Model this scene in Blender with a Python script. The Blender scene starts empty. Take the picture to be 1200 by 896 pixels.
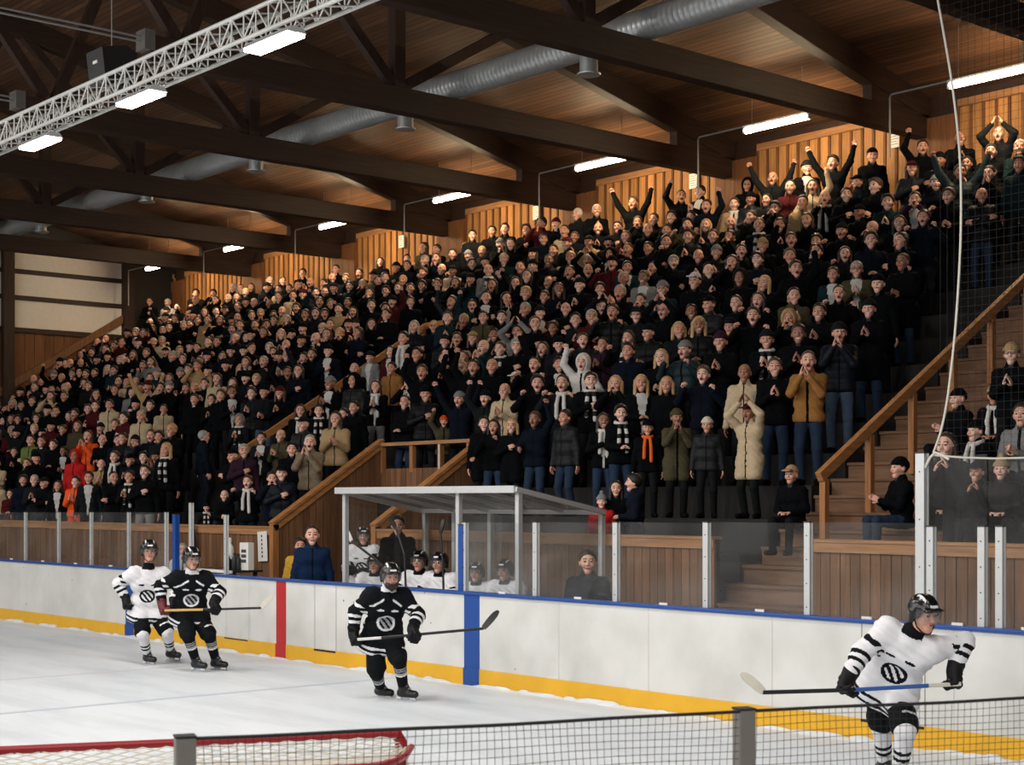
import bpy, bmesh, math, random
import numpy as np
from mathutils import Vector, Matrix, Euler
SC = bpy.context.scene
COL = SC.collection
rnd = random.Random(7)
PI = math.pi
V = lambda *a: np.array(a, dtype=float)

# ------------------------------------------------------------ camera geometry (frame 1200 x 896)
F_PX = 1846.0
HOR = 586.0
CAMZ = 2.35
FW = (-0.7586, 0.6515)
RT = (0.6515, 0.7586)

def ray(px):
    t = (px - 600.0) / F_PX
    return FW[0] + t * RT[0], FW[1] + t * RT[1]

def at_y(px, Y, py=None):
    """world point seen at pixel px on the vertical plane Y (along the boards)"""
    dx, dy = ray(px)
    d = Y / dy
    z = CAMZ + (HOR - py) * d / F_PX if py is not None else 0.0
    return V(dx * d, Y, z)

def at_x(px, X, py=None):
    dx, dy = ray(px)
    d = X / dx
    z = CAMZ + (HOR - py) * d / F_PX if py is not None else 0.0
    return V(X, dy * d, z)

def at_depth(px, py, d):
    dx, dy = ray(px)
    return V(dx * d, dy * d, CAMZ + (HOR - py) * d / F_PX)

def proj(p):
    d = p[0] * FW[0] + p[1] * FW[1]
    r = p[0] * RT[0] + p[1] * RT[1]
    return 600 + F_PX * r / d, HOR - (p[2] - CAMZ) * F_PX / d, d

# ------------------------------------------------------------ materials
def new_mat(name):
    m = bpy.data.materials.new(name)
    m.use_nodes = True
    nt = m.node_tree
    return m, nt, nt.nodes['Principled BSDF']

def lin(c):
    return tuple(((x / 12.92) if x <= 0.04045 else ((x + 0.055) / 1.055) ** 2.4) for x in c)

def hexc(r, g, b):
    return lin((r / 255, g / 255, b / 255))

def plain(name, col, rough=0.6, metal=0.0, noise=0.12, scale=12.0, bump=0.0, spec=0.5):
    m, nt, b = new_mat(name)
    N = nt.nodes
    L = nt.links
    tc = N.new('ShaderNodeTexCoord')
    nz = N.new('ShaderNodeTexNoise')
    nz.inputs['Scale'].default_value = scale
    nz.inputs['Detail'].default_value = 3
    L.new(tc.outputs['Object'], nz.inputs['Vector'])
    mp = N.new('ShaderNodeMapRange')
    mp.inputs['To Min'].default_value = 1 - noise
    mp.inputs['To Max'].default_value = 1 + noise
    L.new(nz.outputs['Fac'], mp.inputs['Value'])
    mx = N.new('ShaderNodeVectorMath')
    mx.operation = 'SCALE'
    mx.inputs[0].default_value = col[:3]
    L.new(mp.outputs['Result'], mx.inputs['Scale'])
    L.new(mx.outputs['Vector'], b.inputs['Base Color'])
    b.inputs['Roughness'].default_value = rough
    b.inputs['Metallic'].default_value = metal
    b.inputs['Specular IOR Level'].default_value = spec
    if bump:
        bp = N.new('ShaderNodeBump')
        bp.inputs['Strength'].default_value = bump
        bp.inputs['Distance'].default_value = 0.02
        L.new(nz.outputs['Fac'], bp.inputs['Height'])
        L.new(bp.outputs['Normal'], b.inputs['Normal'])
    return m

def wood(name, col, axis='X', var=0.35, rough=0.6, grain=1.0, stretch=14.0):
    """timber with grain along AXIS of the object; each loose board has its own tone"""
    m, nt, b = new_mat(name)
    N = nt.nodes
    L = nt.links
    tc = N.new('ShaderNodeTexCoord')
    mp = N.new('ShaderNodeMapping')
    s = {'X': (1, stretch, stretch), 'Y': (stretch, 1, stretch), 'Z': (stretch, stretch, 1)}[axis]
    mp.inputs['Scale'].default_value = s
    L.new(tc.outputs['Object'], mp.inputs['Vector'])
    nz = N.new('ShaderNodeTexNoise')
    nz.inputs['Scale'].default_value = 1.3
    nz.inputs['Detail'].default_value = 6
    nz.inputs['Roughness'].default_value = 0.65
    L.new(mp.outputs['Vector'], nz.inputs['Vector'])
    geo = N.new('ShaderNodeNewGeometry')
    mr = N.new('ShaderNodeMapRange')
    mr.inputs['To Min'].default_value = 1 - var
    mr.inputs['To Max'].default_value = 1 + var
    L.new(geo.outputs['Random Per Island'], mr.inputs['Value'])
    mg = N.new('ShaderNodeMapRange')
    mg.inputs['From Min'].default_value = 0.25
    mg.inputs['From Max'].default_value = 0.75
    mg.inputs['To Min'].default_value = 1 - 0.45 * grain
    mg.inputs['To Max'].default_value = 1 + 0.35 * grain
    L.new(nz.outputs['Fac'], mg.inputs['Value'])
    mu = N.new('ShaderNodeMath')
    mu.operation = 'MULTIPLY'
    L.new(mr.outputs['Result'], mu.inputs[0])
    L.new(mg.outputs['Result'], mu.inputs[1])
    mx = N.new('ShaderNodeVectorMath')
    mx.operation = 'SCALE'
    mx.inputs[0].default_value = col[:3]
    L.new(mu.outputs['Value'], mx.inputs['Scale'])
    L.new(mx.outputs['Vector'], b.inputs['Base Color'])
    b.inputs['Roughness'].default_value = rough
    b.inputs['Specular IOR Level'].default_value = 0.3
    bp = N.new('ShaderNodeBump')
    bp.inputs['Strength'].default_value = 0.25
    bp.inputs['Distance'].default_value = 0.01
    L.new(nz.outputs['Fac'], bp.inputs['Height'])
    L.new(bp.outputs['Normal'], b.inputs['Normal'])
    return m

def planked(name, col, across='Y', width=0.12, rough=0.6, var=0.35, gap=0.10):
    """tongue and groove lining: boards of WIDTH measured along object axis ACROSS, with open joints"""
    m, nt, b = new_mat(name)
    N = nt.nodes
    L = nt.links
    tc = N.new('ShaderNodeTexCoord')
    sp = N.new('ShaderNodeSeparateXYZ')
    L.new(tc.outputs['Object'], sp.inputs['Vector'])
    dv = N.new('ShaderNodeMath')
    dv.operation = 'DIVIDE'
    dv.inputs[1].default_value = width
    L.new(sp.outputs[across], dv.inputs[0])
    fl = N.new('ShaderNodeMath')
    fl.operation = 'FLOOR'
    L.new(dv.outputs[0], fl.inputs[0])
    fr = N.new('ShaderNodeMath')
    fr.operation = 'FRACT'
    L.new(dv.outputs[0], fr.inputs[0])
    wn = N.new('ShaderNodeTexWhiteNoise')
    wn.noise_dimensions = '1D'
    L.new(fl.outputs[0], wn.inputs['W'])
    mr = N.new('ShaderNodeMapRange')
    mr.inputs['To Min'].default_value = 1 - var
    mr.inputs['To Max'].default_value = 1 + var
    L.new(wn.outputs['Value'], mr.inputs['Value'])
    lt = N.new('ShaderNodeMath')
    lt.operation = 'GREATER_THAN'
    lt.inputs[1].default_value = gap
    L.new(fr.outputs[0], lt.inputs[0])
    mpg = N.new('ShaderNodeMapRange')
    mpg.inputs['To Min'].default_value = 0.12
    mpg.inputs['To Max'].default_value = 1.0
    L.new(lt.outputs[0], mpg.inputs['Value'])
    mp = N.new('ShaderNodeMapping')
    other = 'X' if across == 'Y' else 'Z'
    s = {('Y', 'X'): (0.8, 10, 10), ('X', 'Z'): (10, 10, 0.8)}.get((across, other), (0.8, 10, 10))
    mp.inputs['Scale'].default_value = s
    L.new(tc.outputs['Object'], mp.inputs['Vector'])
    nz = N.new('ShaderNodeTexNoise')
    nz.inputs['Scale'].default_value = 1.2
    nz.inputs['Detail'].default_value = 5
    L.new(mp.outputs['Vector'], nz.inputs['Vector'])
    mg = N.new('ShaderNodeMapRange')
    mg.inputs['From Min'].default_value = 0.3
    mg.inputs['From Max'].default_value = 0.7
    mg.inputs['To Min'].default_value = 0.7
    mg.inputs['To Max'].default_value = 1.25
    L.new(nz.outputs['Fac'], mg.inputs['Value'])
    m1 = N.new('ShaderNodeMath')
    m1.operation = 'MULTIPLY'
    L.new(mr.outputs['Result'], m1.inputs[0])
    L.new(mg.outputs['Result'], m1.inputs[1])
    m2 = N.new('ShaderNodeMath')
    m2.operation = 'MULTIPLY'
    L.new(m1.outputs[0], m2.inputs[0])
    L.new(mpg.outputs['Result'], m2.inputs[1])
    mx = N.new('ShaderNodeVectorMath')
    mx.operation = 'SCALE'
    mx.inputs[0].default_value = col[:3]
    L.new(m2.outputs[0], mx.inputs['Scale'])
    L.new(mx.outputs['Vector'], b.inputs['Base Color'])
    b.inputs['Roughness'].default_value = rough
    bp = N.new('ShaderNodeBump')
    bp.inputs['Strength'].default_value = 0.5
    bp.inputs['Distance'].default_value = 0.02
    L.new(lt.outputs[0], bp.inputs['Height'])
    L.new(bp.outputs['Normal'], b.inputs['Normal'])
    return m

def emit(name, col, strength):
    m = bpy.data.materials.new(name)
    m.use_nodes = True
    nt = m.node_tree
    nt.nodes.clear()
    o = nt.nodes.new('ShaderNodeOutputMaterial')
    e = nt.nodes.new('ShaderNodeEmission')
    e.inputs['Color'].default_value = (*col, 1)
    e.inputs['Strength'].default_value = strength
    nt.links.new(e.outputs[0], o.inputs['Surface'])
    return m

def objcol(name, rough=0.8, noise=0.25, scale=30, bump=0.3, spec=0.25, sheen=0.0, stretch=None):
    """cloth, skin or hair whose own colour is the object's colour"""
    m, nt, b = new_mat(name)
    N = nt.nodes
    L = nt.links
    oi = N.new('ShaderNodeObjectInfo')
    tc = N.new('ShaderNodeTexCoord')
    nz = N.new('ShaderNodeTexNoise')
    nz.inputs['Scale'].default_value = scale
    nz.inputs['Detail'].default_value = 4
    if stretch:
        mp0 = N.new('ShaderNodeMapping')
        mp0.inputs['Scale'].default_value = stretch
        L.new(tc.outputs['Object'], mp0.inputs['Vector'])
        L.new(mp0.outputs['Vector'], nz.inputs['Vector'])
    else:
        L.new(tc.outputs['Object'], nz.inputs['Vector'])
    mp = N.new('ShaderNodeMapRange')
    mp.inputs['To Min'].default_value = 1 - noise
    mp.inputs['To Max'].default_value = 1 + noise
    L.new(nz.outputs['Fac'], mp.inputs['Value'])
    mx = N.new('ShaderNodeVectorMath')
    mx.operation = 'SCALE'
    L.new(oi.outputs['Color'], mx.inputs[0])
    L.new(mp.outputs['Result'], mx.inputs['Scale'])
    L.new(mx.outputs['Vector'], b.inputs['Base Color'])
    b.inputs['Roughness'].default_value = rough
    b.inputs['Specular IOR Level'].default_value = spec
    if bump:
        bp = N.new('ShaderNodeBump')
        bp.inputs['Strength'].default_value = bump
        bp.inputs['Distance'].default_value = 0.015
        L.new(nz.outputs['Fac'], bp.inputs['Height'])
        L.new(bp.outputs['Normal'], b.inputs['Normal'])
    return m

# ------------------------------------------------------------ object helpers
def tag(o, label=None, cat=None, group=None, kind=None):
    if label: o['label'] = label
    if cat: o['category'] = cat
    if group: o['group'] = group
    if kind: o['kind'] = kind
    return o

def empty(name, loc=(0, 0, 0), rz=0.0):
    o = bpy.data.objects.new(name, None)
    COL.objects.link(o)
    o.empty_display_size = 0.2
    o.location = tuple(loc)
    o.rotation_euler = (0, 0, rz)
    return o

def link_mesh(name, me, parent=None, loc=None):
    o = bpy.data.objects.new(name, me)
    COL.objects.link(o)
    if parent is not None: o.parent = parent
    if loc is not None: o.location = tuple(loc)
    return o

def mesh_np(name, verts, quads, mats, midx=None, smooth=True, tris=None):
    me = bpy.data.meshes.new(name)
    verts = np.asarray(verts, dtype=np.float32)
    nq = 0 if quads is None else len(quads)
    nt_ = 0 if tris is None else len(tris)
    me.vertices.add(len(verts))
    me.vertices.foreach_set('co', verts.ravel())
    nl = nq * 4 + nt_ * 3
    me.loops.add(nl)
    li = []
    if nq: li.append(np.asarray(quads, dtype=np.int32).ravel())
    if nt_: li.append(np.asarray(tris, dtype=np.int32).ravel())
    me.loops.foreach_set('vertex_index', np.concatenate(li))
    me.polygons.add(nq + nt_)
    st = np.concatenate([np.arange(nq) * 4, nq * 4 + np.arange(nt_) * 3]).astype(np.int32)
    me.polygons.foreach_set('loop_start', st)
    for m in mats: me.materials.append(m)
    if midx is not None: me.polygons.foreach_set('material_index', np.asarray(midx, dtype=np.int32))
    me.polygons.foreach_set('use_smooth', np.full(nq + nt_, bool(smooth)))
    me.update(calc_edges=True)
    me.validate()
    return me

class MB:
    """collects boxes, bars and prisms and links them as ONE mesh object"""
    def __init__(s):
        s.v, s.f, s.mi = [], [], []

    def add(s, vs, fs, mi=0):
        b = len(s.v)
        s.v += [tuple(float(c) for c in v) for v in vs]
        s.f += [tuple(b + i for i in f) for f in fs]
        s.mi += [mi] * len(fs)

    def box(s, lo, hi, mi=0):
        x0, y0, z0 = lo
        x1, y1, z1 = hi
        s.add([(x0, y0, z0), (x1, y0, z0), (x1, y1, z0), (x0, y1, z0), (x0, y0, z1), (x1, y0, z1), (x1, y1, z1), (x0, y1, z1)],
              [(0, 3, 2, 1), (4, 5, 6, 7), (0, 1, 5, 4), (1, 2, 6, 5), (2, 3, 7, 6), (3, 0, 4, 7)], mi)

    def bar(s, a, b, w, h, up=(0, 0, 1), mi=0, chamfer=0.0):
        """rectangular bar from a to b: W across, H along UP"""
        a, b = V(*a), V(*b)
        d = b - a
        d /= np.linalg.norm(d)
        u = V(*up)
        sd = np.cross(d, u)
        n = np.linalg.norm(sd)
        if n < 1e-6:
            sd = np.cross(d, V(1, 0, 0))
            n = np.linalg.norm(sd)
        sd /= n
        u = np.cross(sd, d)
        c = chamfer
        if c:
            prof = [(-w / 2 + c, -h / 2), (w / 2 - c, -h / 2), (w / 2, -h / 2 + c), (w / 2, h / 2 - c), (w / 2 - c, h / 2), (-w / 2 + c, h / 2), (-w / 2, h / 2 - c), (-w / 2, -h / 2 + c)]
        else:
            prof = [(-w / 2, -h / 2), (w / 2, -h / 2), (w / 2, h / 2), (-w / 2, h / 2)]
        n = len(prof)
        vs = [a + sd * x + u * y for x, y in prof] + [b + sd * x + u * y for x, y in prof]
        fs = [tuple(range(n - 1, -1, -1)), tuple(range(n, 2 * n))] + [(i, (i + 1) % n, n + (i + 1) % n, n + i) for i in range(n)]
        s.add(vs, [f[::-1] for f in fs], mi)

    def tube(s, pts, r, n=8, mi=0, caps=True):
        pts = [V(*p) for p in pts]
        k = len(pts)
        rs = r if isinstance(r, (list, tuple)) else [r] * k
        vs = []
        pu = None
        for i in range(k):
            d = pts[min(i + 1, k - 1)] - pts[max(i - 1, 0)]
            d /= max(np.linalg.norm(d), 1e-9)
            if pu is None:
                pu = V(0, 0, 1) if abs(d[2]) < 0.9 else V(1, 0, 0)
            sd = np.cross(d, pu)
            sd /= max(np.linalg.norm(sd), 1e-9)
            pu = np.cross(sd, d)
            for j in range(n):
                a = 2 * PI * j / n
                vs.append(pts[i] + (sd * math.cos(a) + pu * math.sin(a)) * rs[i])
        fs = []
        for i in range(k - 1):
            for j in range(n):
                fs.append((i * n + j, i * n + (j + 1) % n, (i + 1) * n + (j + 1) % n, (i + 1) * n + j))
        if caps:
            fs.append(tuple(range(n - 1, -1, -1)))
            fs.append(tuple((k - 1) * n + j for j in range(n)))
        s.add(vs, fs, mi)

    def prism(s, poly, axis, lo, hi, mi=0):
        """extrude a 2-D polygon along AXIS; poly gives the other two coordinates in x<y<z order"""
        def p3(p, c):
            if axis == 'X': return (c, p[0], p[1])
            if axis == 'Y': return (p[0], c, p[1])
            return (p[0], p[1], c)
        n = len(poly)
        vs = [p3(p, lo) for p in poly] + [p3(p, hi) for p in poly]
        fs = [tuple(range(n - 1, -1, -1)), tuple(range(n, 2 * n))] + [(i, (i + 1) % n, n + (i + 1) % n, n + i) for i in range(n)]
        s.add(vs, fs, mi)

    def lathe(s, prof, n=20, mi=0, c=(0, 0, 0)):
        vs = []
        for r, z in prof:
            for j in range(n):
                a = 2 * PI * j / n
                vs.append((c[0] + r * math.cos(a), c[1] + r * math.sin(a), c[2] + z))
        fs = []
        for i in range(len(prof) - 1):
            for j in range(n):
                fs.append((i * n + j, i * n + (j + 1) % n, (i + 1) * n + (j + 1) % n, (i + 1) * n + j))
        fs.append(tuple(range(n - 1, -1, -1)))
        fs.append(tuple((len(prof) - 1) * n + j for j in range(n)))
        s.add(vs, fs, mi)

    def build(s, name, mats, parent=None, smooth=False, bevel=0.0):
        me = bpy.data.meshes.new(name)
        me.from_pydata(s.v, [], s.f)
        ms = mats if isinstance(mats, (list, tuple)) else [mats]
        for m in ms: me.materials.append(m)
        me.polygons.foreach_set('material_index', s.mi)
        bm = bmesh.new()
        bm.from_mesh(me)
        bmesh.ops.recalc_face_normals(bm, faces=bm.faces[:])
        if bevel:
            bmesh.ops.bevel(bm, geom=bm.edges[:], offset=bevel, segments=2, affect='EDGES', profile=0.5)
        bm.to_mesh(me)
        bm.free()
        if smooth:
            me.polygons.foreach_set('use_smooth', [True] * len(me.polygons))
            try: me.set_sharp_from_angle(angle=math.radians(40))
            except Exception: pass
        me.update()
        o = bpy.data.objects.new(name, me)
        COL.objects.link(o)
        if parent is not None:
            o.parent = parent
            o.matrix_parent_inverse = Matrix.Identity(4)
        return o

# ------------------------------------------------------------ figures: smooth union of tapered limbs -> one continuous surface
def smin(a, b, k):
    if k <= 0: return np.minimum(a, b)
    h = np.clip(0.5 + 0.5 * (a - b) / k, 0, 1)
    return a * (1 - h) + b * h - k * h * (1 - h)

class Body:
    def __init__(s):
        s.p = []

    def cone(s, a, b, ra, rb=None, k=0.03, op='u', t=''):
        s.p.append(('c', V(*a), V(*b), ra, ra if rb is None else rb, k, op, t))

    def ball(s, c, r, k=0.02, op='u', t=''):
        s.p.append(('c', V(*c), V(*c), r, r, k, op, t))

    def ell(s, c, r, k=0.02, op='u', t='', R=None):
        s.p.append(('e', V(*c), V(*r), R, 0, k, op, t))

    def box(s, c, h, r, k=0.01, op='u', t='', R=None):
        s.p.append(('b', V(*c), V(*h), R, r, k, op, t))

    def dist(s, q, P):
        if q[0] == 'c':
            a, b, ra, rb = q[1:5]
            ba = b - a
            L2 = float(ba @ ba)
            X, Y, Z = P
            if L2 < 1e-12:
                return np.sqrt((X - a[0]) ** 2 + (Y - a[1]) ** 2 + (Z - a[2]) ** 2) - ra
            t = np.clip(((X - a[0]) * ba[0] + (Y - a[1]) * ba[1] + (Z - a[2]) * ba[2]) / L2, 0, 1)
            return np.sqrt((X - a[0] - t * ba[0]) ** 2 + (Y - a[1] - t * ba[1]) ** 2 + (Z - a[2] - t * ba[2]) ** 2) - (ra + (rb - ra) * t)
        c, r, R = q[1], q[2], q[3]
        X, Y, Z = P[0] - c[0], P[1] - c[1], P[2] - c[2]
        if R is not None:
            X, Y, Z = (R[0, 0] * X + R[1, 0] * Y + R[2, 0] * Z, R[0, 1] * X + R[1, 1] * Y + R[2, 1] * Z, R[0, 2] * X + R[1, 2] * Y + R[2, 2] * Z)
        if q[0] == 'e':
            k0 = np.sqrt((X / r[0]) ** 2 + (Y / r[1]) ** 2 + (Z / r[2]) ** 2)
            k1 = np.sqrt((X / r[0] ** 2) ** 2 + (Y / r[1] ** 2) ** 2 + (Z / r[2] ** 2) ** 2)
            return k0 * (k0 - 1) / np.maximum(k1, 1e-6)
        qx, qy, qz = np.abs(X) - r[0], np.abs(Y) - r[1], np.abs(Z) - r[2]
        return np.sqrt(np.maximum(qx, 0) ** 2 + np.maximum(qy, 0) ** 2 + np.maximum(qz, 0) ** 2) + np.minimum(np.maximum(np.maximum(qx, qy), qz), 0) - q[4]

    def bounds(s, q):
        if q[0] == 'c':
            r = max(q[3], q[4])
            return np.minimum(q[1], q[2]) - r, np.maximum(q[1], q[2]) + r
        r = float(np.linalg.norm(q[2])) if q[3] is not None else q[2]
        e = q[4] if q[0] == 'b' else 0
        return q[1] - r - e, q[1] + r + e

    def mesh(s, h=0.02, fine=(), cut=None, disp=None):
        """surface of the union on a grid of step h, finer inside the boxes FINE (lo, hi, step); returns verts, quads"""
        us = [q for q in s.p if q[6] == 'u']
        lo = np.min([s.bounds(q)[0] for q in us], axis=0) - 2.5 * h
        hi = np.max([s.bounds(q)[1] for q in us], axis=0) + 2.5 * h
        ax = []
        for i in range(3):
            segs = sorted([(f[0][i], f[1][i], f[2]) for f in fine])
            c = lo[i]
            out = [c]
            while c < hi[i]:
                st = h
                for a, b, fh in segs:
                    if a - 1e-9 <= c < b: st = min(st, fh)
                c += st
                out.append(c)
            ax.append(np.array(out))
        xs, ys, zs = ax
        F = np.full((len(xs), len(ys), len(zs)), 0.3, dtype=np.float32)
        for q in s.p:
            k, op = q[5], q[6]
            a, b = s.bounds(q)
            m = max(k, 0.0) + 2.2 * h
            I = []
            for i, arr in enumerate(ax):
                I.append(slice(max(0, np.searchsorted(arr, a[i] - m) - 1), min(len(arr), np.searchsorted(arr, b[i] + m) + 1)))
            if any(x.stop <= x.start for x in I): continue
            P = (xs[I[0]][:, None, None], ys[I[1]][None, :, None], zs[I[2]][None, None, :])
            d = s.dist(q, P)
            sub = F[I[0], I[1], I[2]]
            if op == 'u': F[I[0], I[1], I[2]] = smin(sub, d, k)
            else: F[I[0], I[1], I[2]] = -smin(-sub, d, k)
        G = (xs[:, None, None], ys[None, :, None], zs[None, None, :])
        if disp is not None: F = F + disp(*G)
        if cut is not None: F = np.maximum(F, cut(*G))
        F[0] = F[-1] = 1
        F[:, 0] = F[:, -1] = 1
        F[:, :, 0] = F[:, :, -1] = 1
        return nets(F, xs, ys, zs)

def nets(F, xs, ys, zs):
    S = F < 0
    nx, ny, nz = F.shape
    c = np.zeros((nx - 1, ny - 1, nz - 1), dtype=np.int8)
    for i in (0, 1):
        for j in (0, 1):
            for k in (0, 1):
                c += S[i:nx - 1 + i, j:ny - 1 + j, k:nz - 1 + k]
    act = (c > 0) & (c < 8)
    idx = np.full(act.shape, -1, dtype=np.int64)
    I, J, K = np.nonzero(act)
    idx[I, J, K] = np.arange(len(I))
    acc = np.zeros((len(I), 3))
    cnt = np.zeros(len(I))
    cor = [(i, j, k) for i in (0, 1) for j in (0, 1) for k in (0, 1)]
    for a in cor:
        for ax in range(3):
            if a[ax]: continue
            b = list(a)
            b[ax] = 1
            fa = F[I + a[0], J + a[1], K + a[2]].astype(float)
            fb = F[I + b[0], J + b[1], K + b[2]].astype(float)
            m = (fa < 0) != (fb < 0)
            t = np.where(m, fa / np.where(m, fa - fb, 1), 0)
            pa = np.stack([xs[I + a[0]], ys[J + a[1]], zs[K + a[2]]], 1)
            pb = np.stack([xs[I + b[0]], ys[J + b[1]], zs[K + b[2]]], 1)
            acc += np.where(m[:, None], pa + (pb - pa) * t[:, None], 0)
            cnt += m
    verts = acc / np.maximum(cnt, 1)[:, None]
    quads = []
    for ax in range(3):
        o = [(1, 2), (2, 0), (0, 1)][ax]
        sl0 = [slice(1, -1)] * 3
        sl0[ax] = slice(0, -1)
        sl1 = [slice(1, -1)] * 3
        sl1[ax] = slice(1, None)
        A = S[tuple(sl0)]
        B = S[tuple(sl1)]
        e = np.array(np.nonzero(A != B))
        off = np.array([1, 1, 1])
        off[ax] = 0
        e = e + off[:, None]
        flip = S[e[0], e[1], e[2]]
        def cell(d1, d2):
            q = e.copy()
            q[o[0]] += d1
            q[o[1]] += d2
            return idx[q[0], q[1], q[2]]
        q = np.stack([cell(-1, -1), cell(0, -1), cell(0, 0), cell(-1, 0)], 1)
        q[~flip] = q[~flip][:, ::-1]
        quads.append(q)
    quads = np.concatenate(quads)
    quads = quads[(quads >= 0).all(axis=1)]
    return verts, quads

def relax(v, q, n=1, w=0.5):
    for _ in range(n):
        s = np.zeros_like(v)
        c = np.zeros(len(v))
        for i in range(4):
            for j in (1, 3):
                np.add.at(s, q[:, i], v[q[:, (i + j) % 4]])
                np.add.at(c, q[:, i], 1)
        v = v * (1 - w) + w * s / np.maximum(c, 1)[:, None]
    return v

def unit(v):
    v = np.asarray(v, dtype=float)
    return v / max(np.linalg.norm(v), 1e-9)

def ik(a, t, l1, l2, pole):
    """elbow or knee between root a and target t, bending towards POLE; returns joint, reached end"""
    a, t = V(*a), V(*t)
    d = t - a
    L = np.linalg.norm(d)
    L2 = min(max(L, abs(l1 - l2) + 0.01), (l1 + l2) * 0.995)
    u = d / max(L, 1e-9)
    x = (l1 * l1 - l2 * l2 + L2 * L2) / (2 * L2)
    hh = math.sqrt(max(l1 * l1 - x * x, 0))
    p = V(*pole)
    p = p - u * (p @ u)
    p = unit(p)
    return a + u * x + p * hh, a + u * L2

def rotm(yaw=0, pitch=0, roll=0):
    return np.array(Euler((pitch, roll, yaw), 'XYZ').to_matrix())
# ------------------------------------------------------------ figure skeletons
HS = 1.13                      # head a little large, as the crowd's are
UA, FA, TH, SHN = 0.285, 0.255, 0.43, 0.415

class Fig:
    """joints of one posed figure, about 1.75 m tall, facing -Y, feet on z = 0"""
    def __init__(s, pel=(0, 0, 0.925), spine=(0, -0.03, 1), twist=0.0, head=(0, -0.03, 0.15), yaw=0.0, pitch=0.0, roll=0.0,
                 wl=(0.25, -0.02, 0.82), wr=(-0.25, -0.02, 0.82), pl=(0.6, 0.8, -0.3), pr=(-0.6, 0.8, -0.3),
                 hl=None, hr=None, nl=(-1, 0, 0), nr=(1, 0, 0), cl=0.35, cr=0.35,
                 al=(0.11, 0.03, 0.085), ar=(-0.11, 0.03, 0.085), kl=(0.15, -1, 0.1), kr=(-0.15, -1, 0.1), fl=0.25, fr=-0.25,
                 mouth=1, shw=0.165, fpl=0.0, fpr=0.0, ts=1.0):
        s.pel = V(*pel)
        s.ts = ts
        s.up = unit(spine)
        x = V(math.cos(twist), math.sin(twist), 0)
        x = unit(x - s.up * (x @ s.up))
        s.ax = x
        s.ay = np.cross(s.up, x)
        T = s.T
        s.neck = T(0, 0.005, 0.535)
        s.head = s.neck + V(*head)
        s.R = rotm(yaw, pitch, roll)
        s.S = [T(-shw, 0.0, 0.452), T(shw, 0.0, 0.452)]          # right (-x), left (+x)
        s.E, s.W = [], []
        for S, w, p in ((s.S[0], wr, pr), (s.S[1], wl, pl)):
            e, w2 = ik(S, w, UA, FA, p)
            s.E.append(e)
            s.W.append(w2)
        s.HD = [unit(hr) if hr is not None else unit(s.W[0] - s.E[0]), unit(hl) if hl is not None else unit(s.W[1] - s.E[1])]
        s.HN = [V(*nr), V(*nl)]
        s.CU = [cr, cl]
        s.H = [T(-0.088, 0, -0.02), T(0.088, 0, -0.02)]
        s.K, s.A = [], []
        for H, a, k in ((s.H[0], ar, kr), (s.H[1], al, kl)):
            kk, a2 = ik(H, a, TH, SHN, k)
            s.K.append(kk)
            s.A.append(a2)
        s.FY = [fr, fl]
        s.FP = [fpr, fpl]
        s.mouth = mouth

    def T(s, x, y, z):
        return s.pel + s.ax * x + s.ay * y + s.up * (z * s.ts)

    def toT(s, P):
        q = P - s.pel
        return q @ s.ax, q @ s.ay, (q @ s.up) / s.ts

    def Hd(s, x, y, z):
        return s.head + s.R @ V(x, y, z) * HS

    def head_matrix(s):
        m = Matrix([list(r) for r in s.R * HS]).to_4x4()
        m.translation = tuple(s.head)
        return m

def add_hand(B, W, d, n, side, curl, k=1.0, fat=1.0):
    """palm, four fingers of different lengths bent at two knuckles, thumb from the side of the palm"""
    d = unit(d)
    n = unit(n - d * (n @ d))
    s = np.cross(d, n) * side            # towards the thumb
    lens = [0.070, 0.080, 0.074, 0.058]
    for i, L in enumerate(lens):
        o = (1.5 - i) * 0.0205 * fat
        b = W + d * (0.088 - abs(i - 1.2) * 0.004) + s * o
        B.cone(W + d * 0.012 + s * o * 0.55, b, 0.0155 * fat, 0.0125 * fat, 0.010, t='hand')
        a1, a2 = curl * 0.9, curl * 1.9
        d1 = d * math.cos(a1) + n * math.sin(a1)
        d2 = d * math.cos(a2) + n * math.sin(a2)
        m = b + d1 * L * 0.55
        B.cone(b, m, 0.0100 * fat, 0.0092 * fat, 0.003, t='hand')
        B.cone(m, m + d2 * L * 0.5, 0.0092 * fat, 0.0078 * fat, 0.003, t='hand')
    tb = W + d * 0.030 + s * 0.022 * fat
    td = unit(d * 0.62 + s * 0.75 + n * 0.35)
    tm = tb + td * 0.042
    B.cone(tb, tm, 0.0145 * fat, 0.0112 * fat, 0.010, t='hand')
    td2 = unit(d * 0.85 + s * (0.45 - 0.5 * min(curl, 1)) + n * (0.3 + 0.6 * min(curl, 1)))
    B.cone(tm, tm + td2 * 0.034, 0.0108 * fat, 0.0085 * fat, 0.004, t='hand')

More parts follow.
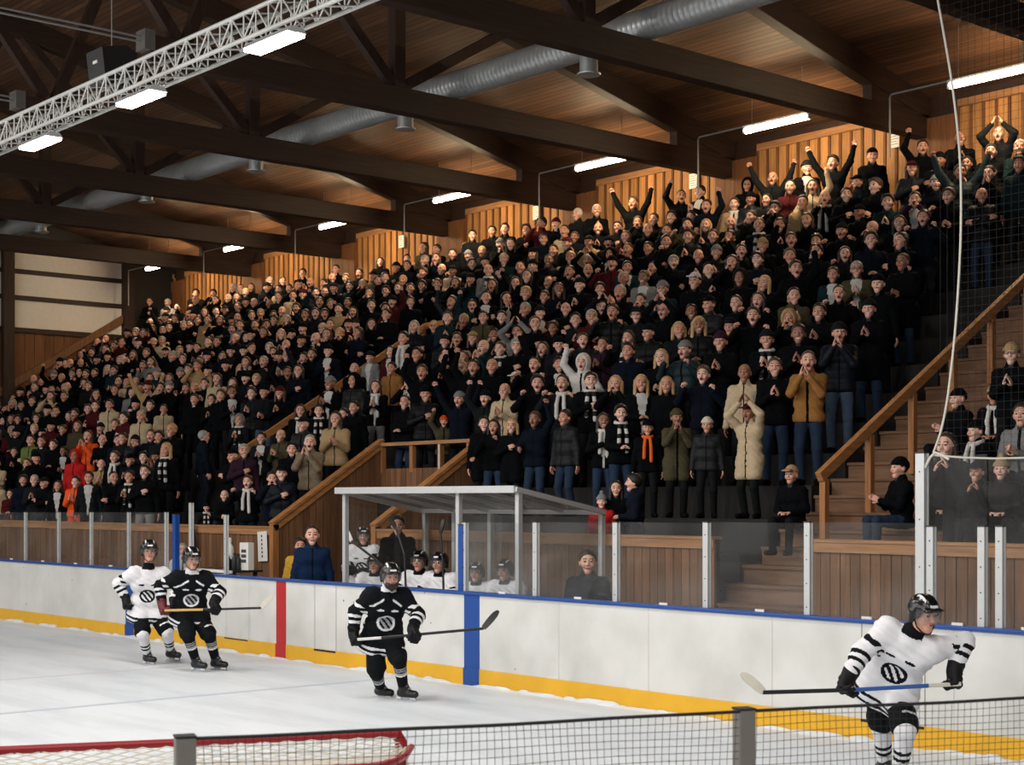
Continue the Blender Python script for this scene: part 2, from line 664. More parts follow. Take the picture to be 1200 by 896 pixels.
def body_surface(f, h=0.03, hf=0.0098, hh=0.0075, legs=True, hands=True):
    B = Body()
    T = f.T
    B.cone(T(-0.075, 0, 0.0), T(0.075, 0, 0.0), 0.105, k=0.04)
    B.cone(T(-0.05, 0, 0.18), T(0.05, 0, 0.18), 0.100, k=0.05)
    B.cone(T(-0.075, 0, 0.36), T(0.075, 0, 0.36), 0.106, k=0.05)
    B.cone(f.S[0], f.S[1], 0.050, k=0.05)
    for i in (0, 1):
        B.cone(f.S[i], f.E[i], 0.052, 0.040, k=0.03)
        B.cone(f.E[i], f.W[i], 0.040, 0.027, k=0.015)
        if hands: add_hand(B, f.W[i], f.HD[i], f.HN[i], 1 if i else -1, f.CU[i])
        if legs:
            B.cone(f.H[i], f.K[i], 0.082, 0.054, k=0.03)
            B.cone(f.K[i], f.A[i], 0.052, 0.036, k=0.015)
            fd = unit(rotm(f.FY[i]) @ V(0, -math.cos(f.FP[i]), -math.sin(f.FP[i])))
            fu = unit(V(0, 0, 1) - fd * fd[2])
            B.cone(f.A[i] - fu * 0.035 - fd * 0.03, f.A[i] - fu * 0.05 + fd * 0.14, 0.034, 0.026, k=0.02)
    H = f.Hd
    B.cone(f.T(0, 0.012, 0.47), H(0, 0.018, -0.055), 0.062, 0.056, k=0.03)
    k_ = HS
    hc = lambda p, q, ra, rb=None, k=0.01, op='u': B.cone(H(*p), H(*q), ra * k_, (ra if rb is None else rb) * k_, k=k, op=op)
    he = lambda p, r, k=0.01, op='u': B.ell(H(*p), tuple(x * k_ for x in r), k=k, op=op, R=f.R)
    he((0, 0.014, 0.034), (0.077, 0.096, 0.090), k=0.02)
    hc((0, -0.016, -0.012), (0, -0.050, -0.082), 0.068, 0.036, k=0.03)
    hc((-0.034, -0.060, -0.018), (0.034, -0.060, -0.018), 0.029, k=0.02)
    hc((-0.034, -0.070, 0.040), (0.034, -0.070, 0.040), 0.0165, k=0.015)
    for x in (-1, 1):
        he((x * 0.031, -0.100, 0.018), (0.0165, 0.016, 0.0145), k=0.012, op='s')
        he((x * 0.031, -0.076, 0.017), (0.0125, 0.0125, 0.0125), k=0.003)
        he((x * 0.080, 0.012, 0.0), (0.010, 0.022, 0.032), k=0.008)
    hc((0, -0.086, 0.026), (0, -0.106, -0.014), 0.0085, 0.0125, k=0.010)
    hc((-0.012, -0.098, -0.016), (0.012, -0.098, -0.016), 0.008, k=0.006)
    if f.mouth == 0:
        hc((-0.019, -0.088, -0.048), (0.019, -0.088, -0.048), 0.0085, k=0.006)
    elif f.mouth == 1:
        he((0, -0.092, -0.052), (0.021, 0.024, 0.016), k=0.006, op='s')
    else:
        he((0, -0.092, -0.050), (0.028, 0.020, 0.009), k=0.006, op='s')
    fine = [(f.head - V(0.10, 0.13, 0.14), f.head + V(0.10, 0.13, 0.14), hh)]
    if hands:
        for i in (0, 1):
            c = f.W[i] + f.HD[i] * 0.085
            fine.append((c - 0.098, c + 0.098, hf))
    v, qd = B.mesh(h, fine)
    ctr = v[qd].mean(axis=1)
    l = (ctr - f.head) @ f.R / HS
    mi = np.zeros(len(qd), dtype=int)
    fr = l[:, 1] < -0.055
    if f.mouth == 0:
        mi[fr & (np.abs(l[:, 0]) < 0.021) & (np.abs(l[:, 2] + 0.048) < 0.0075)] = 1
    elif f.mouth == 1:
        e = (l[:, 0] / 0.0205) ** 2 + ((l[:, 2] + 0.052) / 0.0158) ** 2
        mi[fr & (e < 1.15)] = 2
        mi[fr & (e >= 1.15) & (e < 1.75)] = 1
    else:
        e = (l[:, 0] / 0.030) ** 2 + ((l[:, 2] + 0.050) / 0.010) ** 2
        mi[fr & (e < 1.1)] = 3
        mi[fr & (e >= 1.1) & (e < 1.8)] = 1
    for x in (-1, 1):
        ee = ((l[:, 0] - x * 0.031) / 0.013) ** 2 + ((l[:, 2] - 0.017) / 0.0085) ** 2
        mi[fr & (ee < 1)] = 4
        mi[fr & (np.abs(l[:, 0] - x * 0.034) < 0.019) & (np.abs(l[:, 2] - 0.0440) < 0.0045)] = 5
    return v, qd, mi

def top_surface(f, style='plain', h=0.018, hem=-0.10):
    """jacket: trunk, sleeves, collar; style plain, puffer, open, coat, hoodie"""
    B = Body()
    T = f.T
    g = 0.030 if style == 'puffer' else 0.024
    B.cone(T(-0.080, 0, -0.04), T(0.080, 0, -0.04), 0.112 + g, k=0.04)
    B.cone(T(-0.07, 0, 0.16), T(0.07, 0, 0.16), 0.110 + g, k=0.06)
    B.cone(T(-0.085, 0, 0.36), T(0.085, 0, 0.36), 0.106 + g, k=0.06)
    B.cone(f.S[0], f.S[1], 0.052 + g, k=0.06)
    B.cone(T(0, 0.01, 0.44), T(0, 0.004, 0.56), 0.108, 0.080, k=0.05)
    if style == 'hoodie':
        B.cone(T(-0.06, 0.085, 0.53), T(0.06, 0.085, 0.53), 0.055, k=0.03)
        B.cone(T(0, 0.10, 0.50), T(0, 0.115, 0.42), 0.055, 0.03, k=0.03)
    if style == 'coat':
        for i in (0, 1): B.cone(f.H[i], f.H[i] * 0.45 + f.K[i] * 0.55, 0.135, 0.125, k=0.06)
        hem = -0.33
    for i in (0, 1):
        B.cone(f.S[i], f.E[i], 0.050 + g, 0.042 + g * 0.9, k=0.035)
        B.cone(f.E[i], f.W[i], 0.042 + g * 0.9, 0.030 + g * 0.5, k=0.015)
        B.cone(f.W[i] - unit(f.W[i] - f.E[i]) * 0.02, f.W[i] + unit(f.W[i] - f.E[i]) * 0.004, 0.037 + g * 0.4, k=0.006)
    up, pel = f.up, f.pel
    def cut(X, Y, Z):
        return hem - ((X - pel[0]) * up[0] + (Y - pel[1]) * up[1] + (Z - pel[2]) * up[2])
    disp = None
    if style == 'puffer':
        def disp(X, Y, Z):
            return 0.0042 * np.abs(np.sin((Z + 0 * X + 0 * Y) * PI / 0.078)) - 0.002
    else:
        def disp(X, Y, Z):
            return 0.005 * np.sin(Z * 47 + X * 31) * np.sin(X * 33 + Y * 25 + Z * 9) + 0.003 * np.sin(Z * 95 + X * 60 + Y * 40)
    v, q = B.mesh(h, (), cut if style != 'none' else None, disp)
    c = v[q].mean(axis=1)
    tx, ty, tz = f.toT(c)
    mi = np.zeros(len(q), dtype=int)
    near = (np.abs(ty) < 0.19) & (ty < -0.05)
    arm = np.zeros(len(q), bool)
    for i in (0, 1):
        for a, b in ((f.S[i], f.E[i]), (f.E[i], f.W[i])):
            ba = b - a
            t = np.clip(((c - a) @ ba) / (ba @ ba), 0.12, 1)
            arm |= np.linalg.norm(c - a - t[:, None] * ba, axis=1) < 0.078
    if style == 'open':
        wdt = 0.018 + 0.075 * np.clip((tz - 0.05) / 0.45, 0, 1)
        mi[near & ~arm & (np.abs(tx) < wdt) & (tz < 0.54)] = 1
    else:
        mi[near & ~arm & (np.abs(tx) < 0.013) & (tz < 0.545)] = 2
        mi[near & (np.abs(tx) < 0.030) & (tz > 0.525)] = 1
    return v, q, mi

def legs_surface(f, h=0.02, wide=0.0):
    B = Body()
    T = f.T
    B.cone(T(-0.078, 0, 0.0), T(0.078, 0, 0.0), 0.108 + wide, k=0.03)
    for i in (0, 1):
        B.cone(f.H[i], f.K[i], 0.098 + wide, 0.068 + wide, k=0.03)
        e = unit(f.A[i] - f.K[i])
        B.cone(f.K[i], f.A[i] + e * 0.01, 0.068 + wide, 0.056 + wide, k=0.02)
    def disp(X, Y, Z):
        return 0.004 * np.sin(Z * 60 + X * 40) * np.sin(Y * 50 + Z * 15)
    return B.mesh(h, (), None, disp)

def shoe_surface(f, i, h=0.016):
    B = Body()
    fd = rotm(f.FY[i]) @ V(0, -1, 0)
    a = f.A[i]
    B.cone(a + V(0, 0, -0.04) - fd * 0.045, a + V(0, 0, -0.045) + fd * 0.16, 0.047, 0.042, k=0.02)
    B.cone(a + V(0, 0, 0.02), a + V(0, 0, -0.04), 0.050, 0.052, k=0.03)
    z0 = a[2] - 0.085
    return B.mesh(h, (), lambda X, Y, Z: z0 - Z + 0 * X + 0 * Y)

# ---- head wear and hair, in the head's own frame
def hair_surface(kind):
    B = Body()
    if kind in ('short', 'parted', 'receding'):
        g = {'short': 0.012, 'parted': 0.020, 'receding': 0.007}[kind]
        B.ell((0, 0.018, 0.038), (0.077 + g, 0.096 + g, 0.090 + g), k=0.0)
        if kind == 'parted':
            B.cone((-0.05, -0.065, 0.098), (0.045, -0.075, 0.090), 0.022, k=0.02)
        zf = {'short': 0.062, 'parted': 0.060, 'receding': 0.088}[kind]
        def cut(X, Y, Z):
            face = 0.80 * (Y + 0.050) + 0.60 * (Z - zf)
            low = Z + 0.055 + 0 * X + 0 * Y
            side = np.where(Y < 0.0, Z - 0.0 + 0.9 * Y + 0.05, 1.0) + 0 * X
            return -np.minimum(np.minimum(face, low), side)
        return B.mesh(0.0125, (), cut, lambda X, Y, Z: 0.003 * np.sin(X * 160 + Y * 40) * np.sin(Y * 120 + Z * 90))
    if kind in ('long', 'bob', 'ponytail'):
        B.ell((0, 0.020, 0.038), (0.091, 0.110, 0.105), k=0.0)
        zl = {'long': -0.27, 'bob': -0.11, 'ponytail': -0.05}[kind]
        if kind != 'ponytail':
            for x in (-1, 1):
                B.cone((x * 0.078, 0.012, 0.03), (x * 0.092, -0.012 if kind == 'long' else 0.01, zl), 0.032, 0.026, k=0.02)
            B.cone((0, 0.068, 0.0), (0, 0.085, zl), 0.062, 0.055, k=0.03)
        else:
            B.cone((0, 0.11, 0.06), (0, 0.16, 0.0), 0.022, 0.032, k=0.01)
            B.cone((0, 0.16, 0.0), (0, 0.14, -0.18), 0.032, 0.014, k=0.01)
        def cut(X, Y, Z):
            face = np.maximum(0.86 * (Y + 0.035) + 0.5 * (Z - 0.066), np.where(Z < 0.0, np.abs(X) - 0.062 + 0 * Y, -1.0))
            return -face
        return B.mesh(0.0135, (), cut, lambda X, Y, Z: 0.004 * np.sin(X * 150 + Y * 60) * np.sin(Y * 130 + 4 * Z))
    if kind in ('beanie', 'bobble'):
        B.ell((0, 0.016, 0.046), (0.089, 0.108, 0.104), k=0.0)
        B2 = None
        if kind == 'bobble': B.ball((0, 0.02, 0.168), 0.036, k=0.008)
        def cut(X, Y, Z):
            return 0.040 - Z + 0.35 * (Y - 0.0) * -1 * 0 + 0.22 * np.maximum(Y, -0.1) * -1 * -1 * 0 + 0 * X + 0 * Y - 0.25 * (Y > 0.02) * (Y - 0.02) * 2.2
        def disp(X, Y, Z):
            cuff = np.clip((0.088 - Z) / 0.006, 0, 1)
            return -0.007 * cuff + 0.0025 * np.cos(np.arctan2(Y - 0.016, X) * 34) + 0 * Z
        return B.mesh(0.0125, (), cut, disp)
    if kind == 'cap':
        B.ell((0, 0.014, 0.050), (0.088, 0.107, 0.098), k=0.0)
        B.box((0, -0.128, 0.070), (0.058, 0.045, 0.003), 0.006, k=0.006, R=rotm(0, 0.18, 0))
        return B.mesh(0.0125, (), lambda X, Y, Z: 0.052 - Z - 0.3 * np.maximum(Y, 0) + 0 * X)
    if kind == 'hood':
        B.ell((0, 0.022, 0.025), (0.112, 0.128, 0.140), k=0.0)
        B.cone((0, 0.06, -0.08), (0, 0.05, -0.13), 0.085, 0.10, k=0.04)
        B.ell((0, -0.11, 0.0), (0.078, 0.115, 0.112), k=0.01, op='s')
        return B.mesh(0.014)
    if kind == 'headband':
        B.ell((0, 0.016, 0.040), (0.090, 0.109, 0.104), k=0.0)
        return B.mesh(0.0125, (), lambda X, Y, Z: np.maximum(0.036 - Z, Z - 0.085) + 0 * X + 0 * Y)

def glasses_mesh():
    m = MB()
    for x in (-1, 1):
        pts = [(x * 0.033 + 0.022 * math.cos(a), -0.108, 0.016 + 0.017 * math.sin(a)) for a in np.linspace(0, 2 * PI, 13)]
        m.tube(pts, 0.0032, 5, caps=False)
        m.tube([(x * 0.055, -0.106, 0.020), (x * 0.088, -0.05, 0.018), (x * 0.088, 0.01, 0.010)], 0.003, 5)
    m.tube([(-0.011, -0.110, 0.020), (0.011, -0.110, 0.020)], 0.003, 5)
    return m

def scarf_surface(f):
    """a ring round the neck and two tails down the front"""
    B = Body()
    T = f.T
    n = 12
    for i in range(n):
        a0, a1 = 2 * PI * i / n, 2 * PI * (i + 1) / n
        p = lambda a: T(0.082 * math.sin(a), -0.012 - 0.090 * math.cos(a), 0.545 - 0.018 * math.cos(a))
        B.cone(p(a0), p(a1), 0.031, k=0.01)
    for x in (-1, 1):
        B.cone(T(x * 0.045, -0.115, 0.50), T(x * 0.060, -0.165, 0.36), 0.030, 0.032, k=0.012)
        B.cone(T(x * 0.060, -0.165, 0.36), T(x * 0.065, -0.155, 0.10 if x > 0 else 0.16), 0.032, 0.034, k=0.01)
    v, q = B.mesh(0.015)
    c = v[q].mean(axis=1)
    tz = f.toT(c)[2]
    mi = ((np.floor(tz / 0.075).astype(int) % 2) == 0).astype(int)
    return v, q, mi

# ------------------------------------------------------------ poses of the spectators
def poses():
    P = {}
    dn = dict(pl=(0.6, 0.5, -0.8), pr=(-0.6, 0.5, -0.8))
    P['clapping'] = dict(wl=(0.055, -0.30, 1.20), wr=(-0.055, -0.30, 1.22), hl=(-0.25, -0.55, 0.8), hr=(0.25, -0.55, 0.8), nl=(-1, 0, 0), nr=(1, 0, 0), cl=0.15, cr=0.15, mouth=2, **dn)
    P['clapping high'] = dict(wl=(0.06, -0.30, 1.38), wr=(-0.06, -0.30, 1.40), hl=(-0.25, -0.3, 1), hr=(0.25, -0.3, 1), cl=0.12, cr=0.12, yaw=0.2, **dn)
    P['standing with arms down'] = dict(wl=(0.27, -0.03, 0.84), wr=(-0.27, -0.05, 0.84), cl=0.45, cr=0.45, mouth=0)
    P['holding hands together'] = dict(wl=(0.05, -0.25, 1.08), wr=(-0.05, -0.25, 1.08), hl=(-0.6, -0.4, 0.2), hr=(0.6, -0.4, 0.2), nl=(0, 0, -1), nr=(0, 0, -1), cl=0.7, cr=0.7, mouth=2, yaw=-0.15, **dn)
    P['raising one fist'] = dict(wr=(-0.24, -0.16, 1.83), pr=(-1, 0.1, -0.2), hr=(0, -0.1, 1), nr=(0, -1, 0), cr=1.35, wl=(0.2, -0.26, 1.12), cl=0.6, pl=(0.7, 0.5, -0.7))
    P['raising the other fist'] = dict(wl=(0.26, -0.14, 1.85), pl=(1, 0.1, -0.2), hl=(0, -0.1, 1), nl=(0, -1, 0), cl=1.35, wr=(-0.2, -0.26, 1.12), cr=0.6, pr=(-0.7, 0.5, -0.7))
    P['raising both arms'] = dict(wl=(0.42, -0.10, 1.84), wr=(-0.42, -0.10, 1.84), pl=(1, 0.2, -0.4), pr=(-1, 0.2, -0.4), hl=(0.2, -0.1, 1), hr=(-0.2, -0.1, 1), nl=(0, -1, 0), nr=(0, -1, 0), cl=1.3, cr=1.3)
    P['clapping overhead'] = dict(wl=(0.10, -0.17, 1.75), wr=(-0.10, -0.17, 1.75), pl=(1, -0.5, -0.2), pr=(-1, -0.5, -0.2), hl=(-0.5, -0.1, 1), hr=(0.5, -0.1, 1), cl=0.1, cr=0.1)
    P['cupping hands to mouth'] = dict(pitch=0.05, wl=(0.09, -0.22, 1.47), wr=(-0.09, -0.22, 1.47), hl=(-0.45, 0.25, 0.8), hr=(0.45, 0.25, 0.8), nl=(-1, 0.3, 0), nr=(1, 0.3, 0), cl=0.35, cr=0.35, **dn)
    P['folding arms'] = dict(wl=(-0.10, -0.22, 1.16), wr=(0.10, -0.20, 1.22), pl=(1, -0.1, -1), pr=(-1, -0.1, -1), hl=(-1, 0, 0), hr=(1, 0, 0.1), nl=(0, 1, 0), nr=(0, 1, 0), mouth=0, yaw=0.25)
    P['shaking two fists'] = dict(wl=(0.22, -0.30, 1.36), wr=(-0.22, -0.28, 1.40), hl=(0, -0.2, 1), hr=(0, -0.2, 1), nl=(-0.6, -0.6, 0), nr=(0.6, -0.6, 0), cl=1.3, cr=1.3, **dn)
    P['holding a hand to the chest'] = dict(wr=(-0.03, -0.22, 1.22), pr=(-1, 0.3, -0.6), hr=(0.9, -0.1, 0.3), nr=(0, 1, 0), wl=(0.27, -0.03, 0.84), mouth=2, yaw=0.1)
    P['clapping low'] = dict(wl=(0.07, -0.33, 1.08), wr=(-0.07, -0.33, 1.10), hl=(-0.3, -0.8, 0.3), hr=(0.3, -0.8, 0.3), cl=0.2, cr=0.2, mouth=0, yaw=-0.2, **dn)
    P['reaching one arm forward'] = dict(wr=(-0.30, -0.48, 1.02), pr=(-1, 0.2, -0.6), hr=(-0.1, -1, -0.3), nr=(0, 0, -1), wl=(0.12, -0.30, 1.36), hl=(-0.2, -0.4, 1), pl=(1, 0.4, -0.5), cl=1.2)
    sit = dict(pel=(0, 0.0, 0.50), al=(0.13, -0.44, 0.085), ar=(-0.13, -0.44, 0.085), kl=(0.1, -0.6, 1), kr=(-0.1, -0.6, 1), fl=0.15, fr=-0.15)
    P['sitting and clapping'] = dict(wl=(0.05, -0.33, 0.76), wr=(-0.05, -0.33, 0.77), hl=(-0.3, -0.8, 0.4), hr=(0.3, -0.8, 0.4), cl=0.2, cr=0.2, mouth=0, yaw=0.1, **dn, **sit)
    P['sitting with hands in lap'] = dict(wl=(0.09, -0.27, 0.63), wr=(-0.09, -0.27, 0.63), hl=(-0.7, -0.6, 0), hr=(0.7, -0.6, 0), nl=(0, 0, -1), nr=(0, 0, -1), mouth=0, spine=(0, -0.1, 1), **dn, **sit)
    P['sitting with hands at the face'] = dict(wl=(0.07, -0.24, 0.93), wr=(-0.07, -0.26, 0.90), hl=(-0.3, 0.1, 1), hr=(0.3, 0.1, 1), mouth=2, yaw=-0.15, spine=(0, -0.12, 1), **dn, **sit)
    return {k: Fig(**a) for k, a in P.items()}
# ------------------------------------------------------------ palette of the place
M_ICE = None
WOOD_WALL = hexc(168, 106, 58)
def ice_mat():
    m, nt, b = new_mat('ice')
    N, L = nt.nodes, nt.links
    tc = N.new('ShaderNodeTexCoord')
    mp = N.new('ShaderNodeMapping')
    mp.inputs['Scale'].default_value = (0.35, 1.6, 1)
    L.new(tc.outputs['Object'], mp.inputs['Vector'])
    n1 = N.new('ShaderNodeTexNoise')
    n1.inputs['Scale'].default_value = 1.1
    n1.inputs['Detail'].default_value = 8
    n1.inputs['Roughness'].default_value = 0.7
    L.new(mp.outputs['Vector'], n1.inputs['Vector'])
    cr = N.new('ShaderNodeValToRGB')
    cr.color_ramp.elements[0].position = 0.33
    cr.color_ramp.elements[0].color = (*hexc(194, 200, 206), 1)
    cr.color_ramp.elements[1].position = 0.56
    cr.color_ramp.elements[1].color = (*hexc(213, 218, 223), 1)
    L.new(n1.outputs['Fac'], cr.inputs['Fac'])
    L.new(cr.outputs['Color'], b.inputs['Base Color'])
    mr = N.new('ShaderNodeMapRange')
    mr.inputs['To Min'].default_value = 0.28
    mr.inputs['To Max'].default_value = 0.75
    L.new(n1.outputs['Fac'], mr.inputs['Value'])
    L.new(mr.outputs['Result'], b.inputs['Roughness'])
    b.inputs['Specular IOR Level'].default_value = 0.25
    return m

def board_mat():
    m, nt, b = new_mat('white board plastic')
    N, L = nt.nodes, nt.links
    tc = N.new('ShaderNodeTexCoord')
    n1 = N.new('ShaderNodeTexNoise')
    n1.inputs['Scale'].default_value = 1.5
    n1.inputs['Detail'].default_value = 6
    L.new(tc.outputs['Object'], n1.inputs['Vector'])
    cr = N.new('ShaderNodeValToRGB')
    cr.color_ramp.elements[0].position = 0.3
    cr.color_ramp.elements[0].color = (*hexc(196, 195, 190), 1)
    cr.color_ramp.elements[1].position = 0.65
    cr.color_ramp.elements[1].color = (*hexc(214, 213, 209), 1)
    L.new(n1.outputs['Fac'], cr.inputs['Fac'])
    # puck marks: sparse dark specks
    vo = N.new('ShaderNodeTexVoronoi')
    vo.inputs['Scale'].default_value = 4.6
    L.new(tc.outputs['Object'], vo.inputs['Vector'])
    n2 = N.new('ShaderNodeTexNoise')
    n2.inputs['Scale'].default_value = 0.9
    L.new(tc.outputs['Object'], n2.inputs['Vector'])
    th = N.new('ShaderNodeMapRange')
    th.inputs['From Min'].default_value = 0.42
    th.inputs['From Max'].default_value = 0.7
    th.inputs['To Min'].default_value = 0.0
    th.inputs['To Max'].default_value = 0.085
    L.new(n2.outputs['Fac'], th.inputs['Value'])
    lt = N.new('ShaderNodeMath')
    lt.operation = 'LESS_THAN'
    L.new(vo.outputs['Distance'], lt.inputs[0])
    L.new(th.outputs['Result'], lt.inputs[1])
    mx = N.new('ShaderNodeMix')
    mx.data_type = 'RGBA'
    L.new(lt.outputs[0], mx.inputs[0])
    L.new(cr.outputs['Color'], mx.inputs[6])
    mx.inputs[7].default_value = (*hexc(80, 78, 76), 1)
    L.new(mx.outputs[2], b.inputs['Base Color'])
    b.inputs['Roughness'].default_value = 0.45
    return m

def glass_mat(name, haze=0.05, tint=(0.95, 0.96, 0.96)):
    """clear rink glass: see-through, mirror reflection by angle, a little pale haze mixed in by noise patches"""
    m = bpy.data.materials.new(name)
    m.use_nodes = True
    nt = m.node_tree
    N, L = nt.nodes, nt.links
    N.clear()
    o = N.new('ShaderNodeOutputMaterial')
    tr = N.new('ShaderNodeBsdfTransparent')
    tr.inputs['Color'].default_value = (*tint, 1)
    gl = N.new('ShaderNodeBsdfGlossy')
    gl.inputs['Roughness'].default_value = 0.03
    lw = N.new('ShaderNodeLayerWeight')
    lw.inputs['Blend'].default_value = 0.5
    pw = N.new('ShaderNodeMath')
    pw.operation = 'POWER'
    pw.inputs[1].default_value = 4.0
    L.new(lw.outputs['Facing'], pw.inputs[0])
    fr = N.new('ShaderNodeMath')
    fr.operation = 'MULTIPLY_ADD'
    fr.inputs[1].default_value = 0.5
    fr.inputs[2].default_value = 0.025
    L.new(pw.outputs[0], fr.inputs[0])
    m1 = N.new('ShaderNodeMixShader')
    L.new(fr.outputs[0], m1.inputs[0])
    L.new(tr.outputs[0], m1.inputs[1])
    L.new(gl.outputs[0], m1.inputs[2])
    df = N.new('ShaderNodeBsdfDiffuse')
    df.inputs['Color'].default_value = (0.75, 0.74, 0.72, 1)
    tc = N.new('ShaderNodeTexCoord')
    nz = N.new('ShaderNodeTexNoise')
    nz.inputs['Scale'].default_value = 1.4
    nz.inputs['Detail'].default_value = 6
    L.new(tc.outputs['Object'], nz.inputs['Vector'])
    mr = N.new('ShaderNodeMapRange')
    mr.inputs['From Min'].default_value = 0.35
    mr.inputs['From Max'].default_value = 0.75
    mr.inputs['To Min'].default_value = haze * 0.5
    mr.inputs['To Max'].default_value = haze * 2.0
    L.new(nz.outputs['Fac'], mr.inputs['Value'])
    m2 = N.new('ShaderNodeMixShader')
    L.new(mr.outputs['Result'], m2.inputs[0])
    L.new(m1.outputs[0], m2.inputs[1])
    L.new(df.outputs[0], m2.inputs[2])
    L.new(m2.outputs[0], o.inputs['Surface'])
    return m

MAT = dict(
    ice=ice_mat(), board=board_mat(),
    yellow=plain('yellow kick plate', hexc(222, 168, 32), 0.5, noise=0.12, scale=3),
    blue=plain('blue board cap', hexc(12, 66, 142), 0.45, noise=0.1),
    red=plain('red line', hexc(178, 30, 34), 0.5, noise=0.12),
    gap=plain('dark joint', (0.015, 0.015, 0.015), 0.8),
    alu=plain('brushed aluminium', hexc(205, 206, 206), 0.42, 0.55, noise=0.06),
    truss=plain('truss aluminium', hexc(200, 200, 196), 0.5, 0.3, noise=0.1),
    steel=plain('galvanised steel', hexc(196, 200, 200), 0.38, 0.6, noise=0.12, scale=6),
    conduit=plain('grey conduit', hexc(150, 150, 148), 0.5, 0.4),
    bracket=plain('dull steel bracket', hexc(110, 106, 102), 0.6, 0.3), black=plain('black plastic', (0.012, 0.012, 0.013), 0.5),
    dark=plain('dark painted metal', hexc(62, 58, 56), 0.5, 0.3), fencepost=plain('grey fence post', hexc(122, 116, 110), 0.5, 0.1),
    glass=glass_mat('rink glass', 0.022), shelter_glass=glass_mat('shelter glass', 0.026),
    panelling=wood('wall panelling', hexc(176, 126, 74), 'Z', 0.28, 0.55),
    batten=wood('wall batten', hexc(112, 72, 42), 'Z', 0.2, 0.6),
    parapet=wood('parapet boards', hexc(120, 84, 57), 'Z', 0.26, 0.6),
    cap=wood('parapet cap', hexc(166, 120, 80), 'X', 0.15, 0.55),
    rail=wood('handrail timber', hexc(176, 120, 72), 'Y', 0.15, 0.55),
    post=wood('post timber', hexc(168, 112, 66), 'Z', 0.15, 0.55),
    step=wood('step timber', hexc(116, 84, 60), 'X', 0.25, 0.65),
    beam=wood('glued timber beam', hexc(56, 40, 33), 'Y', 0.18, 0.6),
    beamz=wood('timber post in the roof', hexc(56, 40, 33), 'Z', 0.18, 0.6),
    lining=planked('roof lining boards', hexc(94, 65, 44), 'Y', 0.125, 0.6, 0.32),
    terrace=plain('dark stained terrace boards', hexc(24, 20, 19), 0.8, noise=0.2, scale=5),
    panel=plain('pale wall panel', hexc(224, 218, 210), 0.7, noise=0.08, scale=8, bump=0.1),
    joint=plain('board joint', hexc(170, 168, 162), 0.7), concrete=plain('concrete', hexc(96, 90, 84), 0.8, noise=0.15, scale=4),
    rubber=plain('rubber matting', hexc(46, 44, 44), 0.8, noise=0.15, scale=6),
    paper=plain('white paper', hexc(226, 224, 218), 0.7, noise=0.03),
    ink=plain('dark print', hexc(60, 60, 66), 0.7),
    rope=plain('pale rope', hexc(206, 200, 188), 0.8, noise=0.1, scale=60),
    net=plain('dark net twine', hexc(24, 22, 22), 0.8),
    netwhite=plain('white goal twine', hexc(214, 206, 192), 0.8, noise=0.1),
    goalred=plain('red goal pipe', hexc(150, 22, 30), 0.4, noise=0.1),
    roofsheet=glass_mat('shelter roof sheet', 0.16, (0.55, 0.53, 0.5)),
    lamp=emit('lamp diffuser', (1.0, 0.97, 0.90), 26.0),
    tube=emit('warm tube', (1.0, 0.75, 0.45), 150.0),
    green=emit('lit green sign', hexc(90, 200, 160), 0.5),
    signwhite=emit('lit sign face', hexc(200, 235, 225), 0.6),
    red_light=plain('orange plastic', hexc(220, 96, 40), 0.5),
)

def structure(o, label, cat):
    tag(o, label, cat, kind='structure')
    return o

# ------------------------------------------------------------ key dimensions (metres)
Y_B = 12.65                 # rink side of the boards
H_B = 1.15
Y_W = 14.60                 # parapet in front of the stand
Z_W = 1.90
ROW_D, ROW_H, ROW_Y, ROW_Z = 0.725, 0.45, 14.95, 1.20
N_ROW = 14
Y_BACK = 25.15              # back wall
X_END = -46.2               # gable wall
def row_y(r): return ROW_Y + ROW_D * r
def row_z(r): return ROW_Z + ROW_H * r
PIT = (-23.3, -20.3)        # stairwell in the stand
PIT_Y = 16.85
STAIR = (-13.42, -10.55)
RAIL_X = -12.30

# ------------------------------------------------------------ ice, boards
m = MB()
m.box((-60, -20, -0.2), (22, Y_B, 0))
fl = structure(m.build('floor', MAT['ice']), 'white scraped ice sheet of the rink', 'ice')
m = MB()
m.box((-16.9, -20, 0.0005), (-16.78, Y_B - 0.1, 0.0022))
m.build('ice_line', plain('line under the ice', hexc(186, 194, 206), 0.5, noise=0.1, scale=2), fl)
m = MB()
m.box((-20.02, -20, 0.0005), (-19.94, Y_B - 0.1, 0.0022))
m.build('ice_line', plain('red line under the ice', hexc(206, 202, 204), 0.5, noise=0.1, scale=2), fl)
# snow scraped up against the boards
m = MB()
for i in range(150):
    x = -38 + i * 0.21 + rnd.uniform(-0.05, 0.05)
    if rnd.random() < 0.75:
        w, d, h = rnd.uniform(0.12, 0.34), rnd.uniform(0.03, 0.09), rnd.uniform(0.012, 0.05)
        n = 10
        vs = [(x + w * math.cos(2 * PI * j / n) * s_, Y_B - 0.02 + min(0, d * math.sin(2 * PI * j / n) * s_ - 0.02), h_) for s_, h_ in ((1, 0.0), (0.75, h * 0.6), (0.4, h)) for j in range(n)]
        fs = [(a * n + j, a * n + (j + 1) % n, (a + 1) * n + (j + 1) % n, (a + 1) * n + j) for a in (0, 1) for j in range(n)] + [tuple(2 * n + j for j in range(n))]
        m.add(vs, fs)
o = m.build('scraped_snow', MAT['ice'], smooth=True)
tag(o, 'loose scraped snow along the foot of the rink boards', 'snow', kind='stuff')

